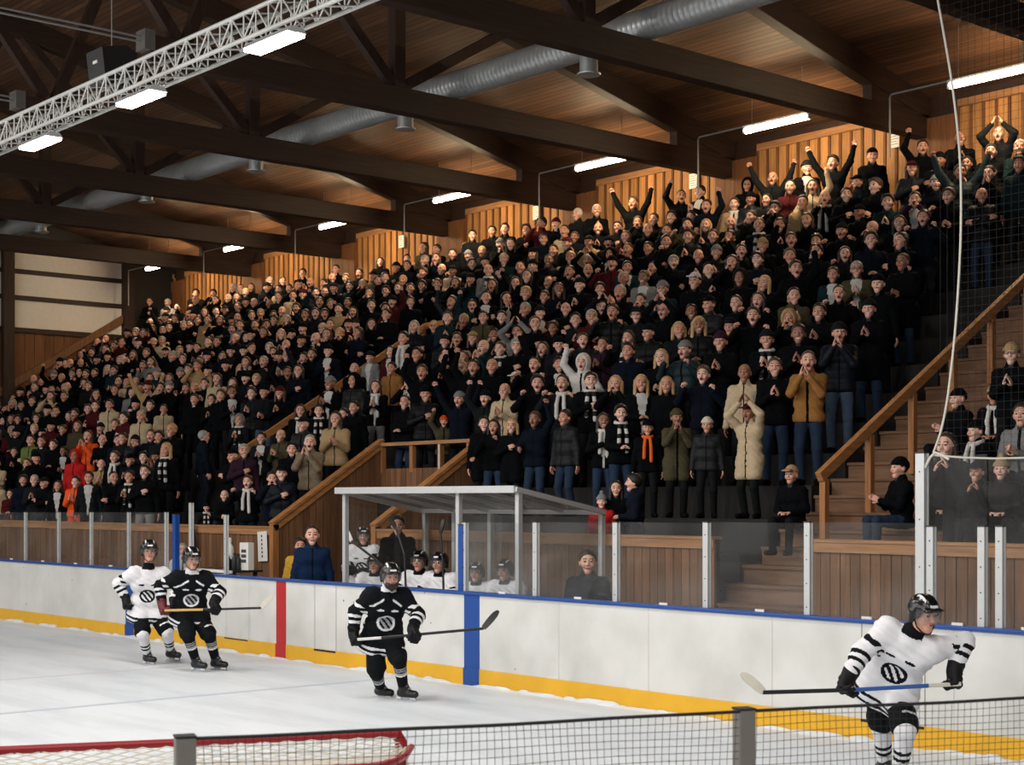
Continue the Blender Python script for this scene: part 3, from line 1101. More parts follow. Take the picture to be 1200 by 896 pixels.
m = MB()
xa, xb = -62.0, 6.0
m.box((xa, Y_B, 0.02), (xb, Y_B + 0.12, H_B))
bd = structure(m.build('wall_rink_boards', MAT['board']), 'white rink boards with yellow kick plate and blue cap', 'rink boards')
m = MB()
zk = lambda: 0.215
xs_ = [xa, -24.95, -24.6, -20.12, -19.86, -15.66, -15.36, xb]
for a, b in ((xa, -24.95), (-24.65, -20.12), (-19.86, -15.66), (-15.36, xb)):
    m.box((a, Y_B - 0.014, 0), (b, Y_B + 0.01, zk()))
m.build('kick_plate', MAT['yellow'], bd)
m = MB()
m.box((xa, Y_B - 0.03, H_B - 0.002), (xb, Y_B + 0.15, H_B + 0.035))
m.build('board_cap', MAT['blue'], bd, bevel=0.008)
for a, b, mt in ((-24.95, -24.65, 'blue'), (-20.12, -19.86, 'red'), (-15.66, -15.36, 'blue')):
    m = MB()
    m.box((a, Y_B - 0.008, zk()), (b, Y_B + 0.01, H_B))
    m.box((a - 0.01, Y_B - 0.018, 0), (b + 0.01, Y_B + 0.01, zk()))
    m.build('painted_stripe', MAT[mt], bd)
def board_door(px0, px1):
    x0, x1 = at_y(px0, Y_B)[0], at_y(px1, Y_B)[0]
    m = MB()
    for x in (x0, x1):
        m2 = MB()
        m2.box((x - 0.003, Y_B - 0.003, zk()), (x + 0.003, Y_B + 0.01, H_B))
        m2.build('door_joint', MAT['concrete'], bd)
    m.box((x0, Y_B - 0.020, zk() - 0.028), (x1, Y_B + 0.01, zk() - 0.002))
    m.build('door_gap', MAT['gap'], bd)
board_door(1010, 1084)
board_door(369, 394)
for px in (292, 265, 1118, 655, 760, 905):
    m = MB()
    x = at_y(px, Y_B)[0]
    m.box((x - 0.002, Y_B - 0.002, zk()), (x + 0.002, Y_B + 0.01, H_B))
    m.build('panel_joint', MAT['joint'], bd)
m = MB()
x0, x1 = at_y(264, Y_B)[0], at_y(291, Y_B)[0]
m.box((x0, Y_B - 0.019, zk() - 0.02), (x1, Y_B + 0.01, zk() - 0.002))
m.build('door_gap', MAT['gap'], bd)

# walkway behind the boards
m = MB()
m.box((-60, Y_B + 0.12, -0.1), (8, 30, 0.0))
structure(m.build('floor_walkway', MAT['rubber']), 'dark rubber walkway floor behind the rink boards', 'floor')
m = MB()
m.box((-23.2, Y_B + 0.16, 0.0), (-13.9, Y_W - 0.02, 0.25))
o = structure(m.build('floor_bench_platform', MAT['rubber']), 'low raised platform under the team bench', 'platform')

# ------------------------------------------------------------ rink glass and its posts
def glass_post(px, top_py, w=0.055, depth=0.05, name='glass_post', label='', mat='alu', group='posts of the rink glass'):
    p = at_y(px, Y_B + 0.08, top_py)
    z1 = p[2]
    m = MB()
    m.box((-w / 2, -depth / 2, 0), (w / 2, depth / 2, z1 - H_B - 0.035))
    m.box((-w / 2 - 0.012, depth / 2 - 0.015, 0), (w / 2 + 0.012, depth / 2, z1 - H_B - 0.035))
    o = m.build(name, MAT[mat], bevel=0.004)
    o.location = (p[0], Y_B + 0.08, H_B + 0.035)
    tag(o, label, 'glass post', group)
    c = MB()
    c.box((-w / 2 - 0.004, -depth / 2 - 0.004, 0), (w / 2 + 0.004, depth / 2 + 0.004, 0.012))
    k = c.build('post_cap', MAT['dark'], o)
    k.location = (0, 0, z1 - H_B - 0.035)
    m = MB()
    for j in range(4):
        zz = 0.08 + j * (z1 - H_B - 0.2) / 3.2
        m.lathe([(0.007, 0), (0.007, 0.004), (0.003, 0.006)], 6, c=(0, 0, 0))
        n = 4 * 0 + len(m.v)
        for q in range(n - 18, n):
            x_, y_, z_ = m.v[q]
            m.v[q] = (x_, -depth / 2 - z_, zz + y_)
    m.build('screw', MAT['dark'], o)
    return o
ORD = ['first', 'second', 'third', 'fourth', 'fifth', 'sixth', 'seventh', 'eighth', 'ninth', 'tenth', 'eleventh', 'twelfth', 'thirteenth', 'fourteenth', 'fifteenth', 'sixteenth', 'seventeenth', 'eighteenth', 'nineteenth', 'twentieth']
left_posts = [195, 151, 107, 69, 30, -4]
for i, px in enumerate(left_posts):
    glass_post(px, 600 - (0 if px > 0 else 0), label='pale metal post of the rink glass, %s from the scorer table' % ORD[i])
mid_posts = [545, 628, 722, 828, 947]
ml = ['slim white glass post beside the blue post at the team bench', 'slim white glass post in front of the bench shelter corner', 'white glass post beside the child in red at the parapet',
      'white glass post where the parapet opens for steps', 'white glass post beside the parapet end by the wooden steps']
for px, l in zip(mid_posts, ml): glass_post(px, 612, 0.075, label=l)
glass_post(1080, 531, 0.10, 0.07, label='tall thick aluminium post where the high end glass starts')
for px, l in ((1091, 'short aluminium post just beside the tall thick post'), (1151, 'short drilled aluminium post under the high glass, first of a close pair'), (1172, 'short drilled aluminium post under the high glass, second of a close pair')):
    glass_post(px, 617, 0.075, label=l)
glass_post(206, 603, 0.10, 0.08, label='broad blue gate post beside the scorer table', mat='blue', group='blue gate posts')
glass_post(542, 615, 0.09, 0.08, label='blue gate post at the edge of the team bench opening', mat='blue', group='blue gate posts')
glass_post(224, 589, 0.08, 0.05, label='tall grey post behind the black shirted skater by the scorer table')
glass_post(265, 603, 0.07, 0.05, label='grey post beside the bottles on the scorer table')

def pane(px0, px1, top_py, label, z0=H_B + 0.03, y=Y_B + 0.07, mat='glass'):
    a, b = at_y(px0, Y_B + 0.08, top_py), at_y(px1, Y_B + 0.08, top_py)
    z1 = max(a[2], b[2]) if False else (a[2] + b[2]) / 2
    m = MB()
    m.box((0, 0, 0), (b[0] - a[0], 0.012, z1 - z0))
    o = m.build('rink_glass', MAT[mat])
    o.location = (a[0], y, z0)
    tag(o, label, 'glass pane', 'panes of the rink glass')
    m = MB()
    xx = (b[0] - a[0]) * 0.55
    m.box((xx - 0.06, -0.012, 0.0), (xx + 0.06, 0.0, 0.03))
    m.build('pane_clip', MAT['paper'], o)
    return o
pp = sorted(left_posts)
for i in range(len(pp) - 1):
    pane(pp[i] + 0.8, pp[i + 1] - 0.8, 600, 'clear rink glass pane, %s from the scorer table gate' % ORD[len(pp) - 2 - i])
pane(-60, -5, 600, 'clear rink glass pane farthest along the boards')
gl = ['hazy glass pane in front of the sitting bench players', 'glass pane in front of the shelter end and seated man', 'glass pane before the toddler in red', 'glass pane before the wooden steps in the parapet gap', 'wide glass pane beside the tall post']
q = mid_posts + [1078]
for i in range(5): pane(q[i] + 2.2, q[i + 1] - 2.2, 612, gl[i])
pane(1083, 1157, 533, 'high glass pane beside the tall post, in front of seated spectators')
pane(1158.5, 1245, 535, 'high glass pane at the corner, in front of woman in patterned scarf')

# ------------------------------------------------------------ stand: terrace, parapet, stairs
m = MB()
def terrace(x0, x1, r0=0, r1=N_ROW):
    """stepped profile extruded along the stand"""
    ys = max(row_y(r0) - ROW_D / 2, Y_W + 0.11)
    poly = [(ys, 0.0)]
    for r in range(r0, r1):
        y0 = row_y(r) - ROW_D / 2
        poly += [(max(y0, ys), row_z(r)), (y0 + ROW_D, row_z(r))]
    poly += [(Y_BACK, row_z(r1 - 1)), (Y_BACK, 0.0)]
    m.prism(poly, 'X', x0, x1)
terrace(X_END, PIT[0])
terrace(PIT[0], PIT[1], 3)
terrace(PIT[1], STAIR[0] + 0.05)
terrace(STAIR[1], 3.0)
structure(m.build('floor_terrace', MAT['terrace']), 'dark stepped terrace of the spectator stand', 'terrace')

# timber stairs beside the handrail: treads with pale worn nosing
st = empty('trim_stairway', (0, 0, 0))
structure(st, 'wide brown timber stairway climbing the stand beside the handrail', 'stairs')
n_st = 26
rise, run = (row_z(13) - 1.25) / n_st, (row_y(13) - 15.0) / n_st
for i in range(n_st + 1):
    y, z = 14.66 + run * i, 1.08 + rise * i
    m = MB()
    m.box((STAIR[0] + 0.06, y, z - rise), (STAIR[1], y + 0.03, z - 0.035))
    m.box((STAIR[0] + 0.06, y - 0.03, z - 0.04), (STAIR[1], y + run + 0.03, z))
    m.build('stair_tread', MAT['step'], st)
def boards(m, x0, x1, y, z0, z1, w=0.14, gap=0.012, t=0.025, face=-1, mi=0):
    """vertical boards on the plane Y = y, facing -Y"""
    n = max(1, int(round((x1 - x0) / w)))
    w = (x1 - x0) / n
    for i in range(n):
        a = x0 + i * w
        dt = rnd.uniform(0, 0.006)
        zz0 = z0(a + w / 2) if callable(z0) else z0
        zz1 = z1(a + w / 2) if callable(z1) else z1
        m.box((a + gap / 2, y - dt if face < 0 else y, zz0), (a + w - gap / 2, y + t, zz1), mi)

def parapet(name, x0, x1, label, y=Y_W, z0=0.0, z1=Z_W, post_cap=True):
    e = empty(name, ((x0 + x1) / 2, y, z0))
    structure(e, label, 'parapet')
    c = (x0 + x1) / 2
    m = MB()
    boards(m, x0 - c, x1 - c, 0.0, 0.0, z1 - z0 - 0.10)
    m.build('cladding', MAT['parapet'], e)
    m = MB()
    m.box((x0 - c, 0.03, 0), (x1 - c, 0.09, z1 - z0 - 0.03))
    m.build('backing', MAT['black'], e)
    m = MB()
    m.box((x0 - c, -0.035, z1 - z0 - 0.15), (x1 - c, 0.0, z1 - z0 - 0.035))
    m.box((x0 - c, -0.05, z1 - z0 - 0.035), (x1 - c, 0.14, z1 - z0))
    m.build('cap_rail', MAT['cap'], e)
    return e
parapet('wall_parapet_far', X_END, PIT[0], 'long brown boarded parapet between far gable wall and stairwell')
parapet('wall_parapet_middle', PIT[1], -13.15, 'brown boarded parapet behind the bench shelter, ending at the steps')
parapet('wall_parapet_near', -11.65, 3.0, 'brown boarded parapet from the steps to the near corner')

# stairwell: two sloping side walls and a fence across its head
def slope_wall(name, X, label, face=1, y1=PIT_Y):
    e = empty(name, (X, Y_W, 0))
    structure(e, label, 'stairwell wall')
    top = lambda y: Z_W + 0.66 * (y - Y_W) + 0.03
    m = MB()
    n = 16
    w = (y1 - Y_W) / n
    for i in range(n):
        ya, yb = i * w + 0.005, (i + 1) * w - 0.005
        dt = rnd.uniform(0, 0.006)
        za, zb = top(Y_W + ya), top(Y_W + yb)
        x0, x1 = (0.0, 0.03 + dt) if face > 0 else (-0.03 - dt, 0.0)
        vs = [(x0, ya, 0), (x1, ya, 0), (x1, yb, 0), (x0, yb, 0), (x0, ya, za), (x1, ya, za), (x1, yb, zb), (x0, yb, zb)]
        m.add(vs, [(0, 3, 2, 1), (4, 5, 6, 7), (0, 1, 5, 4), (1, 2, 6, 5), (2, 3, 7, 6), (3, 0, 4, 7)])
    m.build('cladding', MAT['parapet'], e)
    m = MB()
    vs = [(-0.06, 0, 0), (0.0, 0, 0), (0.0, y1 - Y_W, 0), (-0.06, y1 - Y_W, 0), (-0.06, 0, top(Y_W)), (0, 0, top(Y_W)), (0, y1 - Y_W, top(y1)), (-0.06, y1 - Y_W, top(y1))]
    m.add(vs, [(0, 3, 2, 1), (4, 5, 6, 7), (0, 1, 5, 4), (1, 2, 6, 5), (2, 3, 7, 6), (3, 0, 4, 7)])
    m.build('backing', MAT['black'], e)
    m = MB()
    m.bar((0.0, -0.06, top(Y_W) + 0.02), (0.0, y1 - Y_W + 0.03, top(y1) + 0.03), 0.17, 0.05)
    m.bar((0.035 * face + 0.01, -0.03, top(Y_W) - 0.06), (0.035 * face + 0.01, y1 - Y_W, top(y1) - 0.06), 0.03, 0.12)
    m.build('cap_rail', MAT['rail'], e)
    m = MB()
    m.box((-0.06, -0.06, 0), (0.06, 0.06, top(Y_W)))
    m.build('end_post', MAT['post'], e)
    return e
slope_wall('wall_stairwell_far', PIT[0], 'brown boarded sloping stairwell wall rising behind the blue jacketed man')
slope_wall('wall_stairwell_near', PIT[1], 'shorter brown sloping stairwell wall above the bench shelter roof', face=1)
e = empty('wall_stairwell_head', ((PIT[0] + PIT[1]) / 2, PIT_Y, 0))
structure(e, 'warm brown boarded wall with open top rail at the stairwell head', 'stairwell wall')
c = (PIT[0] + PIT[1]) / 2
m = MB()
boards(m, PIT[0] - c, PIT[1] - c, 0, 0, 2.92, 0.16)
m.build('cladding', MAT['parapet'], e)
m = MB()
m.box((PIT[0] - c, 0.03, 0), (PIT[1] - c, 0.09, 2.9))
m.build('backing', MAT['black'], e)
m = MB()
m.box((PIT[0] - c - 0.06, -0.05, 3.33), (PIT[1] - c + 0.06, 0.11, 3.39))
m.build('top_rail', MAT['cap'], e)
for px in (447, 482, 515, 549):
    x = at_y(px, PIT_Y)[0] - c
    m = MB()
    m.box((x - 0.045, -0.01, 2.85), (x + 0.045, 0.07, 3.34))
    m.build('rail_post', MAT['post'], e)
# green exit board on the stairwell wall, with its white conduit
px_, py_ = 513.5, 569
p = at_y(px_, PIT_Y - 0.05, py_)
s_ = empty('exit_sign', p)
tag(s_, 'small green and white exit sign on the stairwell wall above shelter roof', 'exit sign')
m = MB()
m.box((-0.14, -0.02, -0.085), (0.14, 0.02, 0.085))
m.build('sign_box', MAT['signwhite'], s_, bevel=0.006)
m = MB()
m.box((-0.13, -0.024, -0.06), (0.0, -0.02, 0.065))
m.box((0.02, -0.024, -0.03), (0.12, -0.02, -0.01))
m.add([(0.07, -0.024, 0.05), (0.07, -0.024, -0.01 + 0.005), (0.115, -0.024, 0.022)], [(0, 1, 2)])
m.build('pictogram', MAT['green'], s_)
m = MB()
m.tube([(0.03, 0.0, 0.085), (0.03, 0.0, 0.72)], 0.015, 8)
m.build('conduit', MAT['paper'], s_)

# sloping handrails with posts
def handrail(name, X, y0, y1, label, z_off=1.05, nposts=6, flat=0.0):
    top = lambda y: ROW_Z + ROW_H / ROW_D * (y - ROW_Y) + z_off
    e = empty(name, (X, y0, top(y0) - z_off))
    tag(e, label, 'handrail')
    m = MB()
    b = top(y0) - z_off
    m.bar((0, -0.05, top(y0) - b), (0, y1 - y0, top(y1) - b), 0.09, 0.13)
    if flat: m.bar((-0.04, y1 - y0, top(y1) - b), (flat, y1 - y0, top(y1) - b + 0.02), 0.09, 0.11)
    m.build('rail', MAT['rail'], e, bevel=0.008)
    for i in range(nposts):
        y = (y1 - y0) * i / max(nposts - 1, 1) * 0.97 + 0.05
        m = MB()
        m.box((-0.045, y - 0.045, top(y0 + y) - b - z_off - 0.1), (0.045, y + 0.045, top(y0 + y) - b - 0.05))
        m.build('post', MAT['post'], e, bevel=0.006)
    return e
handrail('handrail', RAIL_X, 15.62, 24.2, 'long brown timber handrail sloping up along the wide stairway', 1.02, 10)
handrail('handrail', -27.7, 16.35, 21.3, 'dark timber handrail sloping up through the middle of the crowd', 1.08, 4, flat=1.5)
handrail('handrail', -39.2, 18.6, 21.4, 'short dark timber handrail far off near the gable wall', 1.05, 3, flat=1.8)
m = MB()
boards(m, 0, 1.9, 0, 0, 0.75, 0.16)
m.box((-0.03, -0.03, 0.75), (1.93, 0.06, 0.82))
o = m.build('wooden_screen', MAT['parapet'])
o.location = (-39.1, 21.25, row_z(8) + 0.5)
tag(o, 'small brown boarded screen among the far spectators below gable wall', 'screen')

# ------------------------------------------------------------ back wall, gable wall, roof
TR_X = [-7.8 - 4.8 * k for k in range(9)]          # trusses
Z_WALL = 9.72
e = empty('wall_back', (0, Y_BACK, 0))
structure(e, 'warm board and batten wooden wall behind the top row', 'wall')
m = MB()
m.box((X_END, 0.06, 0), (4, 0.2, Z_WALL + 0.6))
m.build('backing', MAT['beam'], e)
for k in range(9):
    xr = TR_X[k] - 0.35
    xl = max(TR_X[k] - 4.8 + 0.75, X_END)
    m = MB()
    boards(m, xl, xr, 0.0, row_z(13), Z_WALL - 0.12, 0.27, 0.006, 0.04)
    m.build('panelling', MAT['panelling'], e)
    m = MB()
    n = int(round((xr - xl) / 0.27))
    for i in range(n + 1):
        x = xl + (xr - xl) * i / n
        m.box((x - 0.028, -0.032, row_z(13)), (x + 0.028, 0.0, Z_WALL - 0.12))
    m.build('batten', MAT['batten'], e)
    m = MB()
    m.box((xl, -0.05, Z_WALL - 0.14), (xr, 0.0, Z_WALL))
    m.build('top_trim', MAT['cap'], e)
    m = MB()
    boards(m, xr, xr + 1.1, -0.10, row_z(13), Z_WALL - 0.25, 0.27, 0.006, 0.12)
    m.build('pilaster', MAT['batten'], e)

# gable wall: pale panels with timber rails above a boarded dado that follows the stand
e = empty('wall_gable', (X_END, 0, 0))
structure(e, 'far gable wall of pale panels above brown boarding', 'wall')
m = MB()
m.box((-0.2, 10, 0), (-0.05, Y_BACK + 0.2, 16))
m.build('backing', MAT['black'], e)
slope_top = lambda y: ROW_Z + ROW_H / ROW_D * (y - ROW_Y) + 1.75
yd = 15.0
m = MB()
n = 46
for i in range(n):
    ya, yb = 10.5 + i * (Y_BACK - 10.5) / n, 10.5 + (i + 1) * (Y_BACK - 10.5) / n
    m.box((-0.05, ya + 0.006, 0), (rnd.uniform(0, 0.008), yb - 0.006, 7.5))
m.build('dado_boards', MAT['batten'], e)
for z0, z1 in ((7.62, 8.45), (8.58, 9.25), (9.38, 10.05)):
    m = MB()
    for ya, yb in ((10.5, 14.9), (15.2, 19.35), (19.62, 23.28)):
        m.box((-0.05, ya, z0), (0.0, yb, z1))
    m.build('pale_panel', MAT['panel'], e)
for z in (7.53, 8.52, 9.32, 10.12):
    m = MB()
    m.box((-0.05, 10.5, z - 0.07), (0.06, 23.3, z + 0.07))
    m.build('timber_rail', MAT['beam'], e)
m = MB()
m.bar((0.06, 14, slope_top(14)), (0.06, 23.4, slope_top(23.4)), 0.10, 0.22)
m.build('sloping_trim', MAT['parapet'], e)
m = MB()
vs = [(0.02, 21.6, 7.5), (0.02, 24.1, 7.5), (0.02, 24.1, slope_top(24.1)), (0.02, 21.0, slope_top(21.0))]
m.add(vs, [(0, 1, 2, 3)])
for y in (15.05, 19.48, 23.44):
    m2 = MB()
    m2.box((-0.05, y - 0.17, 0), (0.22, y + 0.17, 11.5))
    m2.build('column', MAT['beamz'], e)
# dark opening in the corner with its platform
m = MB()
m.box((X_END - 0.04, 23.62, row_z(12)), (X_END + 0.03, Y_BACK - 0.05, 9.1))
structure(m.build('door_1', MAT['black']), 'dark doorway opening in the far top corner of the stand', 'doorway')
m = MB()
m.box((-0.9, -0.2, 1.28), (0.9, 0.2, 1.33))
for x in (-0.8, 0.8): m.box((x - 0.03, -0.03, 0), (x + 0.03, 0.03, 1.28))
m.box((-0.88, -0.18, 0.0), (0.88, -0.15, 1.25))
o = m.build('standing_counter', MAT['dark'])
o.location = (-45.0, 23.15, row_z(11))
tag(o, 'narrow counter before two persons in the far top corner', 'counter')

# roof: lining on a slope that climbs from the back wall towards the rink
SL = 0.226
RZ = lambda y: 9.90 + SL * (Y_BACK - y)
Y_RIDGE = -6.0
m = MB()
a, b = (Y_BACK + 0.3, RZ(Y_BACK + 0.3)), (Y_RIDGE, RZ(Y_RIDGE))
m.prism([a, b, (b[0], b[1] + 0.2), (a[0], a[1] + 0.2)], 'X', X_END - 0.3, 6)
m.prism([b, (-24, RZ(Y_RIDGE) - SL * 18), (-24, RZ(Y_RIDGE) - SL * 18 + 0.2), (b[0], b[1] + 0.2)], 'X', X_END - 0.3, 6)
structure(m.build('ceiling', MAT['lining']), 'sloping brown boarded roof lining above the stand and rink', 'ceiling')
CH0, CH1 = 9.12, 9.55            # chord underside and top
def truss(X, label):
    e = empty('roof_beam', (X, 0, 0))
    structure(e, label, 'roof truss')
    w = 0.26
    m = MB()
    m.bar((0, 11.6, (CH0 + CH1) / 2), (0, Y_BACK, (CH0 + CH1) / 2), w, CH1 - CH0)
    m.build('bottom_chord', MAT['beam'], e, bevel=0.012)
    m = MB()
    ra = lambda y: RZ(y) - 0.22
    m.bar((0, Y_RIDGE, ra(Y_RIDGE)), (0, Y_BACK, ra(Y_BACK)), w, 0.44)
    m.build('rafter', MAT['beam'], e, bevel=0.012)
    m = MB()
    m.box((-0.11, 16.3, CH1), (0.11, 16.52, ra(16.4)))
    m.build('king_post', MAT['beamz'], e)
    for ya, za, yb in ((16.3, CH1 + 0.05, 13.6), (16.55, CH1 + 0.05, 19.0), (12.1, CH1 + 0.05, 9.3), (12.3, CH1 + 0.05, 13.4)):
        m = MB()
        m.bar((0, ya, za), (0, yb, ra(yb)), 0.16, 0.18)
        m.build('strut', MAT['beamz'], e)
    m = MB()
    m.prism([(23.4, CH1 - 0.02), (24.9, CH1 - 0.02), (24.9, ra(24.9)), (23.4, ra(23.4))], 'X', -0.10, 0.10)
    m.build('knee_block', MAT['beam'], e)
    for dz in (0.0, 0.075):
        m = MB()
        m.tube([(0, 11.9, CH1 - 0.12 + dz), (0, -6.0, CH1 - 0.12 + dz)], 0.018, 8)
        m.build('tie_rod', MAT['conduit'], e)
    m = MB()
    m.box((-0.145, 11.50, CH1 - 0.25), (0.145, 11.68, CH1 + 0.06))
    m.build('steel_bracket', MAT['bracket'], e)
    return e
tl = ['timber roof truss nearest the camera, beyond the frame corner', 'timber roof truss at the corner above the netting', 'large timber roof truss whose chord ends above the raised arms fan', 'timber roof truss, second chord back from the large front one', 'timber roof truss crossing behind the lit truss lamps', 'timber roof truss, third from the pale gable panels', 'timber roof truss, second from the pale gable panels', 'timber roof truss closest to the gable panels', 'timber roof truss against the gable wall']
for X, l in list(zip(TR_X, tl))[1:8]: truss(X, l)

# spiral duct along the roof, resting on the chords, with hanging nozzles
D_Y, D_Z, D_R = 17.75, 9.83, 0.25
e = empty('ventilation_duct', (0, D_Y, D_Z))
tag(e, 'long shiny spiral ventilation duct running under the roof', 'duct')
m = MB()
x = -46.0
n = 24
prof = []
while x < -6.0:
    prof += [(x, D_R), (x + 0.01, D_R + 0.0025), (x + 0.02, D_R + 0.0025), (x + 0.03, D_R)]
    x += 0.11
vs, fs = [], []
for i, (xx, r) in enumerate(prof):
    for j in range(n):
        a_ = 2 * PI * j / n
        vs.append((xx, r * math.cos(a_), r * math.sin(a_)))
for i in range(len(prof) - 1):
    for j in range(n): fs.append((i * n + j, (i + 1) * n + j, (i + 1) * n + (j + 1) % n, i * n + (j + 1) % n))
m.add(vs, fs)
m.build('duct_pipe', MAT['steel'], e, smooth=True)
for px, py in ((690, 88), (475, 152), (300, 201), (172, 237), (48, 272)):
    p = at_y(px, D_Y, py)
    zb = p[2] - D_Z
    m = MB()
    m.lathe([(0.15, zb + 0.02), (0.15, zb + 0.30), (0.13, 0.0)], 20)
    m.lathe([(0.19, zb), (0.20, zb + 0.02), (0.15, zb + 0.035)], 20)
    o = m.build('air_nozzle', MAT['steel'], e, smooth=True)
    o.location = (p[0], 0, 0)
    for a_ in (0.4, 2.5, 4.6):
        pass

# warm tube lights over the top row, each with its conduit
TUBES = [(1160, 90, 'beside the netting'), (910, 145, 'above the man with both arms raised'), (705, 191, 'above the three white haired fans'), (533, 230, 'above the empty stretch of wooden wall'), (395, 262, 'third from the far gable wall'), (280, 289, 'second from the far gable wall'), (186, 312, 'closest to the gable wall')]
TB_Y = 23.0
for i, (px, py, wh) in enumerate(TUBES):
    p = at_y(px, TB_Y, py)
    e = empty('tube_light', p)
    tag(e, 'warm glowing tube light under the roof, ' + wh, 'tube light', 'tube lights over the top row')
    m = MB()
    m.box((-0.80, -0.045, 0.05), (0.80, 0.045, 0.10))
    m.build('housing', MAT['paper'], e, bevel=0.01)
    m = MB()
    m.tube([(-0.76, 0, 0.0), (0.76, 0, 0.0)], 0.055, 12)
    m.build('diffuser', MAT['tube'], e)
    for s in (-1, 1):
        m = MB()
        m.box((s * 0.77 - 0.025, -0.05, -0.05), (s * 0.77 + 0.025, 0.05, 0.06))
        m.build('end_cap', MAT['paper'], e)
    m = MB()
    zt = RZ(TB_Y) - p[2]
    for s in (-0.6, 0.6):
        m2 = MB()
        m2.tube([(s, 0, 0.11), (s, 0, zt - 0.03)], 0.008, 6)
        m2.build('hanger', MAT['conduit'], e)
    m.tube([(-0.8, 0, 0.09), (-1.95, 0, 0.09), (-2.0, 0.02, 0.05), (-2.0, 0.02, -1.0)], 0.018, 8)
    m.build('conduit_pipe', MAT['conduit'], e)

# lighting truss over the rink with its lamps
LT_Y, LT_Z = 9.0, 7.45
e = empty('lighting_truss', (0, LT_Y, LT_Z))
tag(e, 'aluminium lattice lighting truss crossing above the ice', 'lighting truss')
m = MB()
x0, x1, hw = -30.0, 2.0, 0.14
for dy in (-hw, hw):
    for dz in (-hw, hw):
        m.tube([(x0, dy, dz), (x1, dy, dz)], 0.025, 8)
m.build('chord_tube', MAT['truss'], e, smooth=True)
m = MB()
x = x0
k = 0
while x < x1 - 0.01:
    s = 1 if k % 2 else -1
    for dy in (-hw, hw): m.tube([(x, dy, -hw * s), (x + 0.25, dy, hw * s)], 0.011, 6)
    for dz in (-hw, hw): m.tube([(x, -hw * s, dz), (x + 0.25, hw * s, dz)], 0.011, 6)
    for dy in (-hw, hw): m.tube([(x, dy, -hw), (x, dy, hw)], 0.010, 6)
    x += 0.25
    k += 1
m.build('lattice', MAT['truss'], e)
def lamp(px, py, label):
    p = at_y(px, LT_Y - 0.35, py)
    o = empty('ceiling_light', p)
    tag(o, label, 'lamp', 'lamps on the lighting truss')
    m = MB()
    m.prism([(-0.115, 0.0), (0.115, 0.0), (0.07, 0.06), (-0.07, 0.06)], 'X', -0.43, 0.43)
    m.build('housing', MAT['alu'], o)
    m = MB()
    m.box((-0.42, -0.105, -0.035), (0.42, 0.105, -0.002))
    m.build('diffuser', MAT['lamp'], o, bevel=0.012)
    for x in (-0.3, 0.3):
        m = MB()
        m.tube([(x, 0, 0.06), (x, 0.34, LT_Z - p[2] - hw)], 0.010, 6)
        m.build('bracket', MAT['alu'], o)
    return o
for px, py, l in ((47, 167, 'bright white lamp under the truss, lowest of the three'), (165, 115, 'bright white lamp under the truss, middle of the three'), (321, 49, 'bright white lamp under the truss, highest of the three')): lamp(px, py, l)

# dark loudspeaker hung on a wire behind the lighting truss
p = at_depth(131, 80, 21.5)
e = empty('loudspeaker', p)
tag(e, 'dark loudspeaker box hanging on a thin wire behind the truss', 'loudspeaker')
m = MB()
m.prism([(-0.2, -0.28), (0.2, -0.28), (0.26, 0.2), (0.1, 0.28), (-0.26, 0.2)], 'X', -0.24, 0.24)
m.build('cabinet', MAT['black'], e)
m = MB()
m.box((-0.06, -0.25, 0.02), (0.06, -0.235, 0.06))
m.build('badge', MAT['paper'], e)
m = MB()
m.tube([(0, 0, 0.27), (0, 0, RZ(p[1]) - p[2] - 0.03)], 0.008, 6)
m.build('wire', MAT['conduit'], e)

# paper notices on the pilasters
for i, (px, py, wh) in enumerate(((1048, 163, 'near the tall raised arms'), (812, 212, 'between the second and third tube lights'), (628, 249, 'by the fourth tube light'), (470, 283, 'toward the gable wall'))):
    p = at_y(px, Y_BACK - 0.14, py)
    e = empty('notice', p)
    tag(e, 'white paper notice pinned on a dark pilaster, ' + wh, 'notice', 'paper notices on the back wall')
    m = MB()
    m.box((-0.11, 0.0, -0.16), (0.11, 0.012, 0.16))
    m.build('sheet', MAT['paper'], e)
    m = MB()
    for j in range(5): m.box((-0.08, -0.002, 0.10 - j * 0.05), (0.08 - 0.03 * (j % 2), 0.0, 0.108 - j * 0.05))
    m.build('print_line', MAT['ink'], e)

# ------------------------------------------------------------ team bench shelter
e = empty('bench_shelter', (-17.1, Y_B + 0.9, 0.25))
tag(e, 'team bench shelter with flat clear roof and white metal frame', 'shelter')
sx0, sx1 = at_y(405, 13.0)[0], at_y(608, 13.0)[0]
yF, yR = 13.0, 14.45
zF, zR = 2.47, 2.19
ox, oy, oz = -17.1, Y_B + 0.9, 0.25
L_ = lambda x, y, z: (x - ox, y - oy, z - oz)
rx0 = at_y(394, 12.9)[0]
rx1 = at_y(604, 12.9)[0]
m = MB()
for x, y, zt in ((sx0, yF, zF), (at_y(538, yF)[0], yF, zF), (sx1, yF, zF), (sx0, yR, zR), (at_y(533, yR)[0], yR, zR), (at_y(575, yR)[0], yR, zR), (sx1, yR, zR)):
    q_ = MB()
    q_.box(L_(x - 0.035, y - 0.035, 0.25), L_(x + 0.035, y + 0.035, zt))
    q_.build('frame_post', MAT['alu'], e, bevel=0.004)
m = MB()
m.bar(L_(rx0, 12.9, zF + 0.02), L_(rx1, 12.9, zF + 0.02), 0.06, 0.09)
m.bar(L_(rx0, yR, zR + 0.0), L_(rx1, yR, zR + 0.0), 0.06, 0.06)
m.bar(L_(rx1, 12.9, zF + 0.02), L_(rx1, yR, zR), 0.06, 0.06)
m.bar(L_(rx0, 12.9, zF + 0.02), L_(rx0, yR, zR), 0.06, 0.06)
